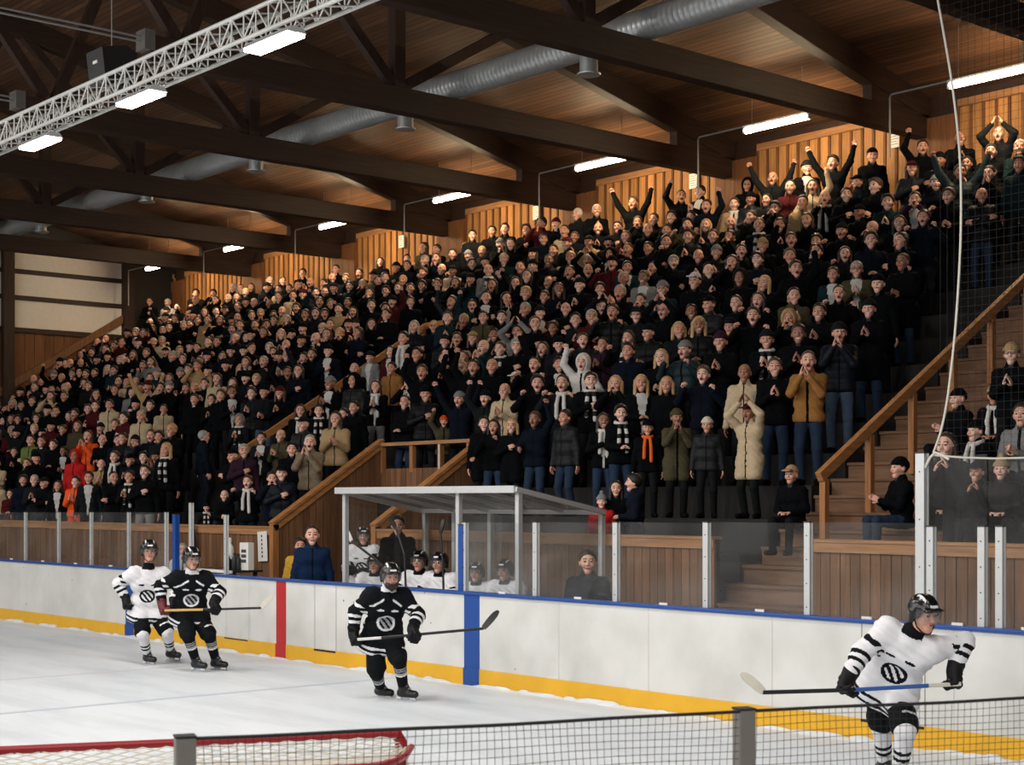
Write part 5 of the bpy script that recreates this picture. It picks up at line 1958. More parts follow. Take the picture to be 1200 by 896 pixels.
# px, py of the head centre in the photo; jacket; style; pose; head; head colour; legs; extras; what tells this one apart
SP = [
 (579, 501, 'black', 'hoodie', 'r', 'bob', 'black', 'denim', '', 'gripping the sloping stairwell rail'),
 (601, 500, 'black', 'coat', 't', 'bob', 'blond', 'black', '', 'just behind the fan gripping the rail'),
 (628, 492, 'navy', 'plain', 'g', 'short', 'lightbrown', 'denim', '', 'in jeans above the bench shelter'),
 (664, 490, 'charcoal', 'puffer', 'd', 'short', 'brown', 'denim', '', 'in jeans above the bench shelter roof corner'),
 (707, 494, 'black', 'open', 't', 'long', 'brown', 'denim', 'W', 'next to a man with striped scarf'),
 (727, 485, 'black', 'plain', 'j', 'parted', 'black', 'denim', 'B', 'in jeans behind the crouching woman'),
 (692, 447, 'black', 'plain', 't', 'short', 'brown', 'black', 'B', 'behind the woman with white scarf'),
 (722, 451, 'black', 'plain', 'm', 'long', 'blond', 'black', '', 'first of three blond women side by side'),
 (684, 426, 'white', 'hoodie', 'f', 'hood', 'white', 'black', '', 'wearing the only white hood'),
 (737, 411, 'navy', 'coat', 'd', 'short', 'black', 'black', '', 'behind and above the white hooded fan'),
 (627, 428, 'black', 'plain', 'k', 'receding', 'black', 'black', '', 'with shorn hair, above the shelter'),
 (655, 428, 'black', 'open', 'c', 'short', 'black', 'black', '', 'beside the white hooded fan'),
 (605, 445, 'black', 'plain', 'j', 'cap', 'white', 'black', '', 'wearing a white cap'),
 (577, 430, 'black', 'plain', 'd', 'bald', 'brown', 'black', '', 'large and bald above the stairwell end'),
 (555, 431, 'black', 'plain', 'f', 'short', 'brown', 'black', '', 'beside the large bald man in black'),
 (567, 497, 'black', 'coat', 'd', 'short', 'black', 'black', '', 'at the end of the stairwell fence'),
 (630, 450, 'black', 'plain', 'k', 'parted', 'black', 'black', '', 'behind the man in navy raising his arm'),
 (660, 450, 'charcoal', 'plain', 'k', 'ponytail', 'brown', 'black', 'W', 'behind the man in a padded jacket'),
 (775, 420, 'black', 'coat', 'l', 'long', 'blond', 'black', '', 'laughing above the three blond women'),
 (804, 411, 'teal', 'puffer', 'k', 'beanie', 'grey', 'black', '', 'in a ribbed grey hat'),
 (845, 401, 'black', 'plain', 'c', 'beanie', 'plum', 'black', '', 'in a plum knitted hat'),
 (899, 399, 'black', 'plain', 'c', 'beanie', 'charcoal', 'black', 'B', 'with striped scarf and hat, above the bald man'),
 (751, 450, 'black', 'open', 'j', 'long', 'blond', 'black', '', 'second of three blond women side by side'),
 (782, 452, 'black', 'plain', 'd', 'bob', 'blond', 'black', '', 'third of three blond women side by side'),
 (825, 440, 'navy', 'plain', 'k', 'short', 'lightbrown', 'black', '', 'in navy fleece with both fists up'),
 (873, 438, 'beige', 'plain', 'd', 'bald', 'brown', 'black', '', 'bald, right behind the man in a beige parka'),
 (879, 484, 'beige', 'coat', 'o', 'cap', 'maroon', 'black', '', 'in a beige parka and dark red cap'),
 (793, 490, 'olive', 'coat', 'h', 'beanie', 'olive', 'black', '', 'in an olive parka and knitted hat'),
 (829, 505, 'charcoal', 'puffer', 'd', 'beanie', 'cream', 'black', '', 'a girl in a cream knitted hat'),
 (759, 509, 'black', 'plain', 'd', 'cap', 'black', 'black', 'O', 'a boy in black cap and orange scarf'),
 (435, 419, 'grey', 'open', 'd', 'beanie', 'charcoal', 'black', '', 'in grey beside the middle handrail'),
 (388, 450, 'black', 'open', 'c', 'beanie', 'grey', 'black', '', 'against the middle handrail'),
 (416, 447, 'charcoal', 'puffer', 'd', 'hood', 'black', 'black', '', 'hooded, beside the middle handrail'),
 (441, 454, 'black', 'open', 'c', 'long', 'brown', 'grey', 'W', 'with pale scarf, beside the hooded fan'),
 (416, 478, 'black', 'coat', 'd', 'short', 'brown', 'black', '', 'tall in a long black coat near the stairwell'),
 (480, 450, 'black', 'plain', 'm', 'bald', 'brown', 'grey', 'W', 'covering his mouth'),
 (495, 434, 'black', 'plain', 'f', 'short', 'lightbrown', 'black', '', 'above the stairwell fence'),
 (532, 468, 'navy', 'plain', 'b', 'beanie', 'grey', 'black', '', 'arms wide over the stairwell fence'),
 (513, 494, 'olive', 'plain', 'f', 'beanie', 'orange', 'black', '', 'a child in orange hat at the stairwell fence'),
 (394, 490, 'tan', 'puffer', 'c', 'long', 'brown', 'black', '', 'in tan beside the sloping stairwell wall'),
 (403, 486, 'black', 'plain', 'c', 'short', 'brown', 'black', '', 'behind the woman in tan'),
 (541, 433, 'black', 'plain', 'f', 'short', 'blond', 'black', 'G', 'in dark glasses'),
 (459, 413, 'maroon', 'open', 'd', 'long', 'brown', 'black', '', 'below the top of the middle handrail'),
 (474, 397, 'black', 'open', 'd', 'short', 'black', 'black', 'W', 'at the bend of the middle handrail'),
 (460, 432, 'brown', 'hoodie', 'd', 'short', 'black', 'black', '', 'in the middle block, half hidden'),
 (490, 416, 'black', 'plain', 'd', 'short', 'black', 'black', '', 'two places along from the maroon jacket'),
 (281, 493, 'charcoal', 'plain', 'c', 'hood', 'grey', 'black', 'B', 'hooded, on the far side of the handrail foot'),
 (307, 514, 'charcoal', 'open', 'c', 'short', 'brown', 'black', '', 'with a pale shirt, just past the handrail foot'),
 (330, 511, 'olive', 'hoodie', 'c', 'bald', 'brown', 'black', '', 'bald in olive'),
 (342, 527, 'black', 'plain', 'd', 'parted', 'black', 'black', '', 'between olive hood and khaki padded jacket'),
 (364, 515, 'khaki', 'puffer', 'h', 'receding', 'grey', 'black', 'K', 'in khaki padding by the sloping stairwell wall'),
 (352, 482, 'black', 'open', 'd', 'bob', 'brown', 'black', 'W', 'curly haired in pale scarf'),
 (374, 482, 'black', 'plain', 'd', 'short', 'brown', 'black', 'B', 'beside the curly haired fan'),
 (287, 565, 'black', 'plain', 'k', 'short', 'lightbrown', 'black', 'W', 'yelling at the foot of the handrail'),
 (326, 555, 'navy', 'puffer', 't', 'cap', 'black', 'black', '', 'in navy cap by the end of the stairwell wall'),
 (237, 512, 'navy', 'plain', 'd', 'receding', 'grey', 'navy', 'T', 'tall and grey haired with turned back'),
 (86, 565, 'orange', 'puffer', 'c', 'short', 'brown', 'orange', '', 'all in orange at the front glass'),
 (104, 509, 'orange', 'puffer', 'h', 'long', 'brown', 'black', '', 'in orange, four rows above the other orange fan'),
 (89, 535, 'red', 'hoodie', 'd', 'hood', 'red', 'black', '', 'in a red hood between two orange jackets'),
 (37, 516, 'green', 'puffer', 'a', 'short', 'brown', 'black', '', 'in moss green'),
 (75, 504, 'black', 'plain', 'd', 'short', 'lightbrown', 'black', '', 'broad, above the moss green jacket'),
 (75, 529, 'black', 'open', 'l', 'short', 'brown', 'black', '', 'grey shirted beside the red hood'),
 (149, 559, 'black', 'plain', 'c', 'short', 'brown', 'black', 'B', 'with striped scarf at the front glass'),
 (167, 553, 'black', 'plain', 't', 'short', 'brown', 'grey', '', 'hand on chest at the front glass'),
 (101, 560, 'charcoal', 'open', 'd', 'short', 'brown', 'black', '', 'in suit and white shirt next to orange'),
 (196, 526, 'black', 'plain', 'd', 'long', 'blond', 'black', 'B', 'blond with striped scarf'),
 (119, 545, 'tan', 'plain', 'c', 'bald', 'brown', 'black', '', 'bald in tan behind the suited man'),
 (192, 480, 'beige', 'coat', 'd', 'short', 'brown', 'beige', '', 'tall in beige in the middle of far block'),
 (166, 488, 'beige', 'plain', 'd', 'receding', 'grey', 'black', '', 'grey haired in beige beside the tall beige coat'),
 (129, 475, 'beige', 'hoodie', 'd', 'short', 'brown', 'black', '', 'in pale beige, above the orange jackets'),
 (65, 570, 'black', 'open', 'd', 'bob', 'brown', 'black', '', 'white shirted at the front glass'),
 (9, 588, 'maroon', 'plain', 'j', 'short', 'brown', 'black', '', 'in dark red leaning at the far front glass'),
 (17, 530, 'black', 'plain', 'c', 'short', 'brown', 'black', '', 'below the moss green jacket toward the gable'),
 (984, 391, 'navy', 'puffer', 'h', 'beanie', 'charcoal', 'denimlight', '', 'in navy padding, pale jeans and dark hat'),
 (948, 424, 'brown', 'plain', 'h', 'receding', 'lightbrown', 'denim', '', 'in a brown jacket and blue jeans'),
 (908, 431, 'black', 'plain', 'c', 'short', 'lightbrown', 'denim', '', 'between the beige parka and brown jacket'),
 (936, 388, 'black', 'plain', 'c', 'short', 'brown', 'black', '', 'behind the brown jacket'),
 (883, 371, 'black', 'plain', 'k', 'short', 'brown', 'black', '', 'two rows above the bald man in beige'),
 (925, 375, 'black', 'plain', 'm', 'hood', 'tan', 'black', '', 'in a tan fur hood'),
 (930, 348, 'olive', 'hoodie', 'c', 'ponytail', 'black', 'black', '', 'in olive above the fur hood'),
 (961, 367, 'black', 'plain', 'c', 'short', 'brown', 'black', '', 'above the navy padding'),
 (897, 333, 'black', 'plain', 'd', 'long', 'blond', 'black', '', 'very long blond hair, alone in that row'),
 (932, 316, 'black', 'plain', 'g', 'short', 'brown', 'black', '', 'above the olive hood'),
 (977, 323, 'teal', 'open', 'd', 'short', 'brown', 'black', '', 'in teal near the stairway edge'),
 (983, 345, 'black', 'plain', 'k', 'receding', 'brown', 'black', '', 'ruddy and balding near the stairway edge'),
 (868, 327, 'black', 'hoodie', 'd', 'hood', 'charcoal', 'black', '', 'in a charcoal hood'),
 (815, 330, 'black', 'plain', 'j', 'cap', 'white', 'black', '', 'in a white cap high in the block'),
 (1059, 308, 'black', 'coat', 'l', 'receding', 'lightbrown', 'denim', '', 'tall at the dark edge by the stairway'),
 (1004, 317, 'olive', 'open', 'c', 'short', 'grey', 'black', 'G', 'grey haired in glasses near the stairway'),
 (1019, 363, 'black', 'coat', 'c', 'beanie', 'charcoal', 'denim', '', 'at the dark edge above the handrail'),
 (977, 182, 'black', 'plain', 'b', 'parted', 'brown', 'black', '', 'both arms highest before the lit wood wall'),
 (906, 210, 'charcoal', 'plain', 'b', 'bald', 'brown', 'black', '', 'bald with arms wide in the top row'),
 (1171, 158, 'charcoal', 'plain', 'o', 'bald', 'brown', 'black', '', 'hands overhead behind the netting'),
 (743, 234, 'black', 'plain', 'b', 'short', 'lightbrown', 'black', '', 'both arms up in the top row'),
 (1081, 174, 'black', 'plain', 'f', 'short', 'brown', 'black', '', 'one fist up near the rope'),
 (945, 198, 'black', 'open', 'd', 'beanie', 'charcoal', 'black', '', 'dark hat, between two arm raisers'),
 (1022, 184, 'black', 'plain', 'd', 'cap', 'black', 'black', '', 'black cap below the wall notice'),
 (1125, 164, 'black', 'plain', 'c', 'bald', 'brown', 'black', '', 'bald behind the rope'),
 (678, 247, 'charcoal', 'plain', 'd', 'receding', 'white', 'black', '', 'first of two white haired men in the top row'),
 (699, 242, 'black', 'plain', 'c', 'receding', 'white', 'black', '', 'second of two white haired men in the top row'),
 (554, 268, 'charcoal', 'plain', 'd', 'short', 'black', 'black', '', 'first of three dark men before the bare wall'),
 (577, 268, 'black', 'plain', 'd', 'short', 'black', 'black', '', 'second of three dark men before the bare wall'),
 (592, 263, 'black', 'coat', 'd', 'short', 'black', 'black', '', 'third of three dark men before the bare wall'),
 (176, 346, 'black', 'plain', 'd', 'short', 'brown', 'black', '', 'first behind the far corner counter'),
 (197, 349, 'white', 'plain', 'd', 'beanie', 'white', 'black', '', 'second behind the far corner counter'),
 (1186, 416, 'black', 'plain', 'c', 'beanie', 'tan', 'black', 'G', 'tan hat and glasses beyond the stairway'),
]
# seated near the steps, beyond the stairway (px, py of head)
SEAT = [
 (930, 558, 'black', 'plain', 'S', 'cap', 'tan', 'black', '', 'low in tan cap beside the handrail foot'),
 (1125, 468, 'black', 'plain', 's', 'beanie', 'black', 'black', '', 'black hat, nearest the stairway, above the rope knot'),
 (1168, 464, 'black', 'plain', 'S', 'beanie', 'tan', 'black', 'W', 'tan hat and pale scarf'),
 (1148, 506, 'black', 'plain', 'S', 'beanie', 'black', 'black', 'W', 'dark hat and white collar, above the rope'),
 (1112, 521, 'charcoal', 'plain', 'F', 'bob', 'brown', 'black', '', 'small and dark haired by the rope knot'),
 (1057, 549, 'black', 'plain', 's', 'beanie', 'black', 'denim', '', 'alone on the parapet seat beside tall post'),
 (1110, 548, 'charcoal', 'puffer', 'S', 'long', 'brown', 'black', '', 'first behind the high glass'),
 (1147, 556, 'black', 'plain', 'F', 'cap', 'black', 'black', '', 'second behind the high glass, in black cap'),
 (1175, 551, 'black', 'puffer', 'S', 'bobble', 'tan', 'black', '', 'third behind the high glass, in tan hat'),
 (1199, 487, 'grey', 'plain', 's', 'short', 'brown', 'black', '', 'grey jacket by the frame edge'),
]
FIGS = []          # (depth, spec)
def cam_angle(x, y):
    return math.atan2(-x, y)

def head_h(pose): return POSE[pose].head[2]

taken = []
for s in SP:
    px, py = s[0], s[1]
    pose = POSE_CODES[s[4]]
    hh = head_h(pose)
    best = None
    for r in range(N_ROW):
        for dy in (-0.12, 0.0, 0.12):
            Y = row_y(r) + dy
            p = at_y(px, Y, py)
            k = (p[2] - row_z(r)) / hh
            if any(w_ in s[9] for w_ in ('child', 'boy', 'girl')): k += 0.22
            if PIT[0] < p[0] < PIT[1] and Y < PIT_Y + 0.25: continue
            c = abs(k - 1.0) + abs(dy) * 0.1
            if best is None or c < best[0]: best = (c, r, Y, p, k)
    c, r, Y, p, k = best
    if any(w_ in s[9] for w_ in ('child', 'boy', 'girl')): k = max(k - 0.22, 0.6)
    k = min(max(k, 0.60 if 'child' in s[9] else 0.80), 1.07)
    for e_ in PIT:
        if Y < PIT_Y + 0.3 and abs(p[0] - e_) < 0.42: p[0] = e_ + (0.42 if p[0] > e_ or e_ == PIT[1] else -0.42)
    if r == 0: Y = max(Y, 15.02)
    if px in (176, 197):
        p = at_x(px, X_END + 0.62, py)
        Y, r, k = p[1], 13, 1.0
    if PIT[0] < p[0] < PIT[1] and r == 3: Y = max(Y, 17.26)
    taken.append((p[0], r, px, py))
    FIGS.append(dict(x=p[0], y=Y, z=row_z(r), r=r, k=k, spec=s, pose=pose))

def ordw(n):
    if n <= 20: return ORD[n - 1]
    t = {2: 'twenty', 3: 'thirty', 4: 'forty', 5: 'fifty', 6: 'sixty'}[n // 10]
    return {2: 'twentieth', 3: 'thirtieth', 4: 'fortieth', 5: 'fiftieth', 6: 'sixtieth'}[n // 10] if n % 10 == 0 else t + '-' + ORD[n % 10 - 1]

TOPS = ['black'] * 30 + ['charcoal'] * 8 + ['navy'] * 8 + ['teal', 'teal', 'olive', 'grey', 'maroon', 'plum', 'tan', 'beige']
def rand_spec():
    top = rnd.choice(TOPS)
    style = rnd.choices(['plain', 'puffer', 'open', 'coat', 'hoodie'], [8, 3, 1.3, 2, 2])[0]
    pose = rnd.choices(list('chdjfgbomakltr'), [20, 8, 14, 10, 3, 3, 1.5, 1.5, 4, 5, 8, 6, 8, 0.1])[0]
    head = rnd.choices(['short', 'parted', 'receding', 'bald', 'long', 'bob', 'ponytail', 'beanie', 'cap', 'hood', 'bobble'], [30, 10, 10, 7, 8, 5, 3, 14, 5, 1.5, 1])[0]
    if head in ('beanie', 'bobble', 'cap', 'hood'):
        hcol = rnd.choices(['black', 'charcoal', 'navy', 'grey', 'maroon', 'cream', 'tan'], [6, 5, 3, 2, 1, 0.6, 1])[0]
        if head == 'hood': hcol = top
    else:
        hcol = rnd.choices(['black', 'brown', 'lightbrown', 'blond', 'grey'], [5, 8, 4, 3 if head in ('long', 'bob') else 1.2, 2])[0]
    legs = rnd.choices(['black', 'denim', 'charcoal', 'denimlight'], [5, 3, 3, 1])[0]
    ex = rnd.choices(['', 'B', 'W', 'G'], [26, 1.4, 0.5, 1.5])[0]
    return [0, 0, top, style, pose, head, hcol, legs, ex, None]

for r in range(N_ROW):
    Y = row_y(r)
    X = -13.55 - 0.02 * r
    if r >= 11: X = -12.9
    while X > X_END + 1.0:
        X -= rnd.uniform(0.50, 0.61)
        x, y = X, Y + rnd.uniform(-0.10, 0.12)
        if r == 0: y = max(y, 15.02)
        if r == 3 and PIT[0] - 0.3 < x < PIT[1] + 0.3: y = max(y, 17.26)
        if x < X_END + 2.2 and r > 10: continue
        if x > PIT[1] - 0.25 and r < 3: continue
        if PIT[0] - 0.25 < x < PIT[1] + 0.25 and y < PIT_Y + 0.25: continue
        if PIT[0] - 3.8 < x and r < 1: continue
        if -28.15 < x < -26.5 and y < 21.7: continue
        if -27.9 < x < -26.0 and 21.0 < y < 21.75: continue
        if abs(x + 39.2) < 0.5 and 18.3 < y < 21.8: continue
        if -39.6 < x < -36.9 and 20.9 < y < 21.9: continue
        if x > -15.2 and 2 < r < 10 and x > -13.9 - 0.05 * r: continue
        if x < X_END + 2.3 and r == 13: continue
        if r == 13 and rnd.random() < 0.40: continue
        if r == 12 and rnd.random() < 0.12: continue
        if r < 12 and rnd.random() < 0.04: continue
        sp = rand_spec()
        pose = POSE_CODES[sp[4]]
        k = rnd.gauss(1.0, 0.035)
        k = min(max(k, 0.90), 1.07)
        px, py, d = proj((x, y, row_z(r) + head_h(pose) * k))
        if (r < 2 and 208 < px < 272) or (r < 4 and 216 < px < 264): continue
        if px < -28 or px > 1235: continue
        bad = False
        for (tx, tr, tpx, tpy) in taken:
            if tr == r and abs(tx - x) < 0.47: bad = True
            if abs(tpx - px) < 9 and abs(tpy - py) < 12: bad = True
            if tr > r and abs(tpx - px) < 11 and -30 < py - tpy < 15: bad = True
        if bad: continue
        FIGS.append(dict(x=x, y=y, z=row_z(r), r=r, k=k, spec=sp, pose=pose))

# behind the frame edge of the stairway: a few more above the seated block
for f in FIGS:
    f['d'] = proj((f['x'], f['y'], f['z']))[2]
    f['rz'] = cam_angle(f['x'], f['y']) * 0.72 + rnd.gauss(0, 0.2)
    if 'T' in f['spec'][8]: f['rz'] = cam_angle(f['x'], f['y']) + 1.9
    f['flip'] = rnd.random() < 0.5
FIGS.sort(key=lambda f: f['d'] - (14 if f['spec'][9] else 0))
N_IND = 282
near, far = FIGS[:N_IND], FIGS[N_IND:]
print('figures', len(FIGS))

# counting along each row from the stair rail
rows = {}
for f in near: rows.setdefault(f['r'], []).append(f)
for r in rows:
    rows[r].sort(key=lambda f: -f['x'])
    for i, f in enumerate(rows[r]): f['n'] = i + 1
ROWW = ['front', 'second', 'third', 'fourth', 'fifth', 'sixth', 'seventh', 'eighth', 'ninth', 'tenth', 'eleventh', 'twelfth', 'thirteenth', 'top']
STYLEW = {'plain': 'jacket', 'puffer': 'puffer', 'open': 'open jacket', 'coat': 'coat', 'hoodie': 'hoodie'}
def headword(head, hcol):
    if head in ('beanie', 'bobble'): return '%s hat' % nm(hcol)
    if head in ('cap', 'hood'): return '%s %s' % (nm(hcol), head)
    if head == 'bald': return 'bald head'
    return {'short': '%s hair', 'parted': 'full %s hair', 'receding': 'thin %s hair', 'long': 'long %s hair', 'bob': 'bobbed %s hair', 'ponytail': '%s ponytail'}[head] % {'lightbrown': 'fair'}.get(hcol, hcol)
POSEW = {'standing with arms down': 'standing', 'holding hands together': 'hands joined', 'cupping hands to mouth': 'cupping mouth', 'holding a hand to the chest': 'hand on chest', 'shaking two fists': 'shaking fists', 'raising one fist': 'fist raised', 'raising the other fist': 'fist raised', 'clapping high': 'clapping'}
for f in near:
    s = f['spec']
    top, style, pc, head, hcol, legs, ex, why = s[2], s[3], s[4], s[5], s[6], s[7], s[8], s[9]
    pose = f['pose']
    if why:
        lab = 'person in %s %s %s, %s' % (nm(top), STYLEW[style], POSEW.get(pose, pose), why)
        pw = POSEW.get(pose, pose).split()
        if len(lab.split()) > 16 or any(w_ in why for w_ in pw if len(w_) > 3) or 'navy padding' in why: lab = 'person in %s %s, %s' % (nm(top), STYLEW[style], why)
        grp = 'spectators singled out in the stand'
    else:
        lab = 'person in %s %s, %s, %s row, %s from the stair rail' % (nm(top), STYLEW[style], headword(head, hcol), ROWW[f['r']], ordw(f['n']))
        grp = 'spectators in the stand'
    person(pose, (f['x'], f['y'], f['z']), f['rz'], f['k'], top, style, legs, head, hcol, rnd.randrange(6) if rnd.random() < 0.6 else rnd.randrange(4),
           {'B': 'bw', 'W': 'white', 'O': 'orange'}.get(ex[:1]), 'G' in ex, f['flip'] and pc not in 'fgrtT' and not why, lab, 'spectators in the stand', 'person', 'camo' if 'K' in ex else None)

# toddler in red and the two adults crouching behind the parapet, the cap by the steps
def at_head(px, py, Y, pose, k, dz=0):
    p = at_y(px, Y, py)
    return (p[0], Y, p[2] - head_h(pose) * k)
ROW0 = row_z(0)
def low(px, py, Y, pose, k, label, rz=None, **kw):
    """someone low behind the parapet: stands on the front step, or sits if taller"""
    x, y, z = at_head(px, py, Y, pose, k)
    kk = k * (at_y(px, Y, py)[2] - ROW0) / (head_h(pose) * k)
    return person(pose, (x, y, ROW0), cam_angle(x, y) if rz is None else rz, kk, label=label, group='spectators in the stand', **kw)
low(705, 588, 14.90, 'standing with arms down', 0.65, 'toddler in red jacket and grey bobble hat standing at the parapet', top='red', legs='pink', head='bobble', hcol='grey', skin=2)
low(722, 573, 15.15, 'standing with arms down', 0.85, 'dark haired woman in black just behind the toddler in red', top='black', head='long', hcol='black', skin=0)
low(745, 566, 14.95, 'holding hands together', 0.9, 'black haired person in navy turned toward the toddler in red', top='navy', head='parted', hcol='black', rz=-0.6, style='hoodie')
low(263, 581, 14.95, 'clapping low', 0.8, 'small pale person in black crouching below the handrail foot', top='black', head='bald', skin=2)
low(242, 595, 14.90, 'reaching one arm forward', 0.75, 'child in dark patterned top leaning over the parapet above the pennant', top='charcoal', head='beanie', hcol='black', scarf='bw')
low(319, 561, 14.95, 'cupping hands to mouth', 0.9, 'child held by the man in navy cap near the stairwell wall', top='navy', head='short', hcol='brown')

for s in SEAT:
    px, py = s[0], s[1]
    pose = POSE_CODES[s[4]]
    hh = head_h(pose)
    best = None
    for r in range(0, 6):
        Y = row_y(r) + 0.27
        p = at_y(px, Y, py)
        k = (p[2] - row_z(r)) / hh
        if best is None or abs(k - 1) < best[0]: best = (abs(k - 1), r, Y, p, k)
    _, r, Y, p, k = best
    k = min(max(k, 0.86), 1.12)
    ex = s[8]
    person(pose, (p[0], Y, row_z(r)), cam_angle(p[0], Y) * (0.2 if px == 1057 else 0.45) + rnd.uniform(-0.15, 0.15) + (-0.55 if px in (1057, 1125, 1148) else 0), k, s[2], s[3], s[7], s[5], s[6], rnd.randrange(4), {'B': 'bw', 'W': 'white'}.get(ex[:1]), 'G' in ex,
           label='person sitting in %s %s, %s' % (s[2], STYLEW[s[3]], s[9]), group='seated spectators beyond the stairway')

# distant spectators: one crowd
def lite():
    lib = []
    for pose in ('clapping', 'clapping high', 'standing with arms down', 'holding hands together', 'raising one fist', 'shaking two fists', 'cupping hands to mouth', 'folding arms', 'holding a hand to the chest', 'raising both arms', 'clapping low'):
        f = POSE[pose]
        v, q, mi = body_surface(f, 0.045, 0.020, 0.0125, legs=False)
        v2, q2, m2 = top_surface(f, 'plain', 0.032)
        v3, q3 = legs_surface(f, 0.045)
        lib.append((f, (v, q, mi), (v2, q2, m2), (v3, q3)))
    return lib
if far:
    LIB = lite()
    hk = {}
    for k in ('short', 'parted', 'receding', 'long', 'bob', 'beanie', 'cap', 'hood'):
        hk[k] = hair_surface(k)
    pal_names = ['black', 'charcoal', 'navy', 'teal', 'olive', 'grey', 'maroon', 'tan', 'beige', 'white', 'denim']
    mats, mid = [], {}
    def slot(key, m):
        if key not in mid:
            mid[key] = len(mats)
            mats.append(m)
        return mid[key]
    for i, c in enumerate(SKINS[:5]): slot(('s', i), plain('distant skin', c, 0.55, noise=0.1))
    for c in pal_names: slot(('c', c), plain('distant cloth ' + c, C[c], 0.9, noise=0.25, scale=20, spec=0.08))
    for c in HAIRS: slot(('h', c), plain('distant hair ' + c, HAIRS[c], 0.6, noise=0.25, scale=20))
    slot('mouth', MOUTH); slot('teeth', TEETH); slot('eye', EYE); slot('lip', LIP)
    VV, QQ, MM = [], [], []
    nb = 0
    pal_ok = lambda c: c if c in pal_names else {'plum': 'maroon', 'khaki': 'tan', 'cream': 'beige', 'brown': 'tan', 'green': 'olive'}.get(c, 'charcoal')
    for f in far:
        s = f['spec']
        g, (v1, q1, m1), (v2, q2, m2), (v3, q3) = LIB[rnd.choice([0, 0, 1, 2, 2, 3, 5, 6, 7, 8, 10]) if rnd.random() < 0.965 else rnd.choice([4, 9])]
        sk = mid[('s', rnd.randrange(5))]
        lut = np.array([sk, mid['lip'], mid['mouth'], mid['teeth'], mid['eye'], mid[('h', 'brown')]])
        parts = [(v1, q1, lut[m1]), (v2, q2, np.where(m2 == 1, mid[('c', 'white' if rnd.random() < 0.15 else 'black')], mid[('c', pal_ok(s[2]))])), (v3, q3, np.full(len(q3), mid[('c', pal_ok(s[7]))]))]
        hd = s[5] if s[5] in hk else ('beanie' if s[5] == 'bobble' else 'short')
        if s[5] != 'bald':
            hv, hq = hk[hd]
            hv = hv @ (g.R * HS).T + g.head
            parts.append((hv, hq, np.full(len(hq), mid[('c', pal_ok(s[6]))] if s[6] in C and hd in ('beanie', 'cap', 'hood') else mid[('h', s[6] if s[6] in HAIRS else 'black')])))
        c_, s_ = math.cos(f['rz']), math.sin(f['rz'])
        for v, q, m in parts:
            if f['flip']: v, q = flipm(v, q)
            w = v * f['k']
            w = np.stack([w[:, 0] * c_ - w[:, 1] * s_ + f['x'], w[:, 0] * s_ + w[:, 1] * c_ + f['y'], w[:, 2] + f['z']], 1)
            VV.append(w)
            QQ.append(q + nb)
            MM.append(m)
            nb += len(w)
    o = link_mesh('distant_crowd', mesh_np('distant_crowd', np.concatenate(VV), np.concatenate(QQ), mats, np.concatenate(MM)))
    tag(o, 'distant crowd of dark clothed spectators packing the upper and far rows', 'crowd', kind='stuff')
    print('far', len(far), 'verts', nb)

# ------------------------------------------------------------ hockey players
JB = dict(black=hexc(20, 22, 27), white=hexc(222, 222, 224))
M_JBLACK = plain('black jersey', hexc(11, 14, 18), 0.85, noise=0.2, scale=14, bump=0.25, spec=0.15)
M_JWHITE = plain('white jersey', hexc(222, 221, 224), 0.75, noise=0.05, scale=14, bump=0.25)
M_PANT = plain('black hockey pants', hexc(9, 12, 14), 0.8, noise=0.2, scale=14, bump=0.2, spec=0.15)
M_HELM = plain('helmet shell', hexc(14, 15, 17), 0.25)
M_HWHITE = plain('helmet mark', hexc(215, 215, 215), 0.4)
M_GLOVE = plain('black glove', hexc(11, 12, 14), 0.65, noise=0.2, scale=25, bump=0.2, spec=0.25)
M_GRED = plain('dark red glove', hexc(96, 22, 34), 0.6, noise=0.2, scale=25, bump=0.2)
M_GREYS = plain('grey stripe', hexc(150, 150, 152), 0.75)
M_SKATE = plain('skate boot', hexc(20, 20, 22), 0.4, noise=0.1)
M_BLADE = plain('skate steel', hexc(190, 194, 198), 0.25, 0.9, noise=0.03)
M_VISOR = glass_mat('visor', 0.022, (0.88, 0.88, 0.88))
TEAM = {'black': (M_JBLACK, M_JWHITE), 'white': (M_JWHITE, M_JBLACK)}

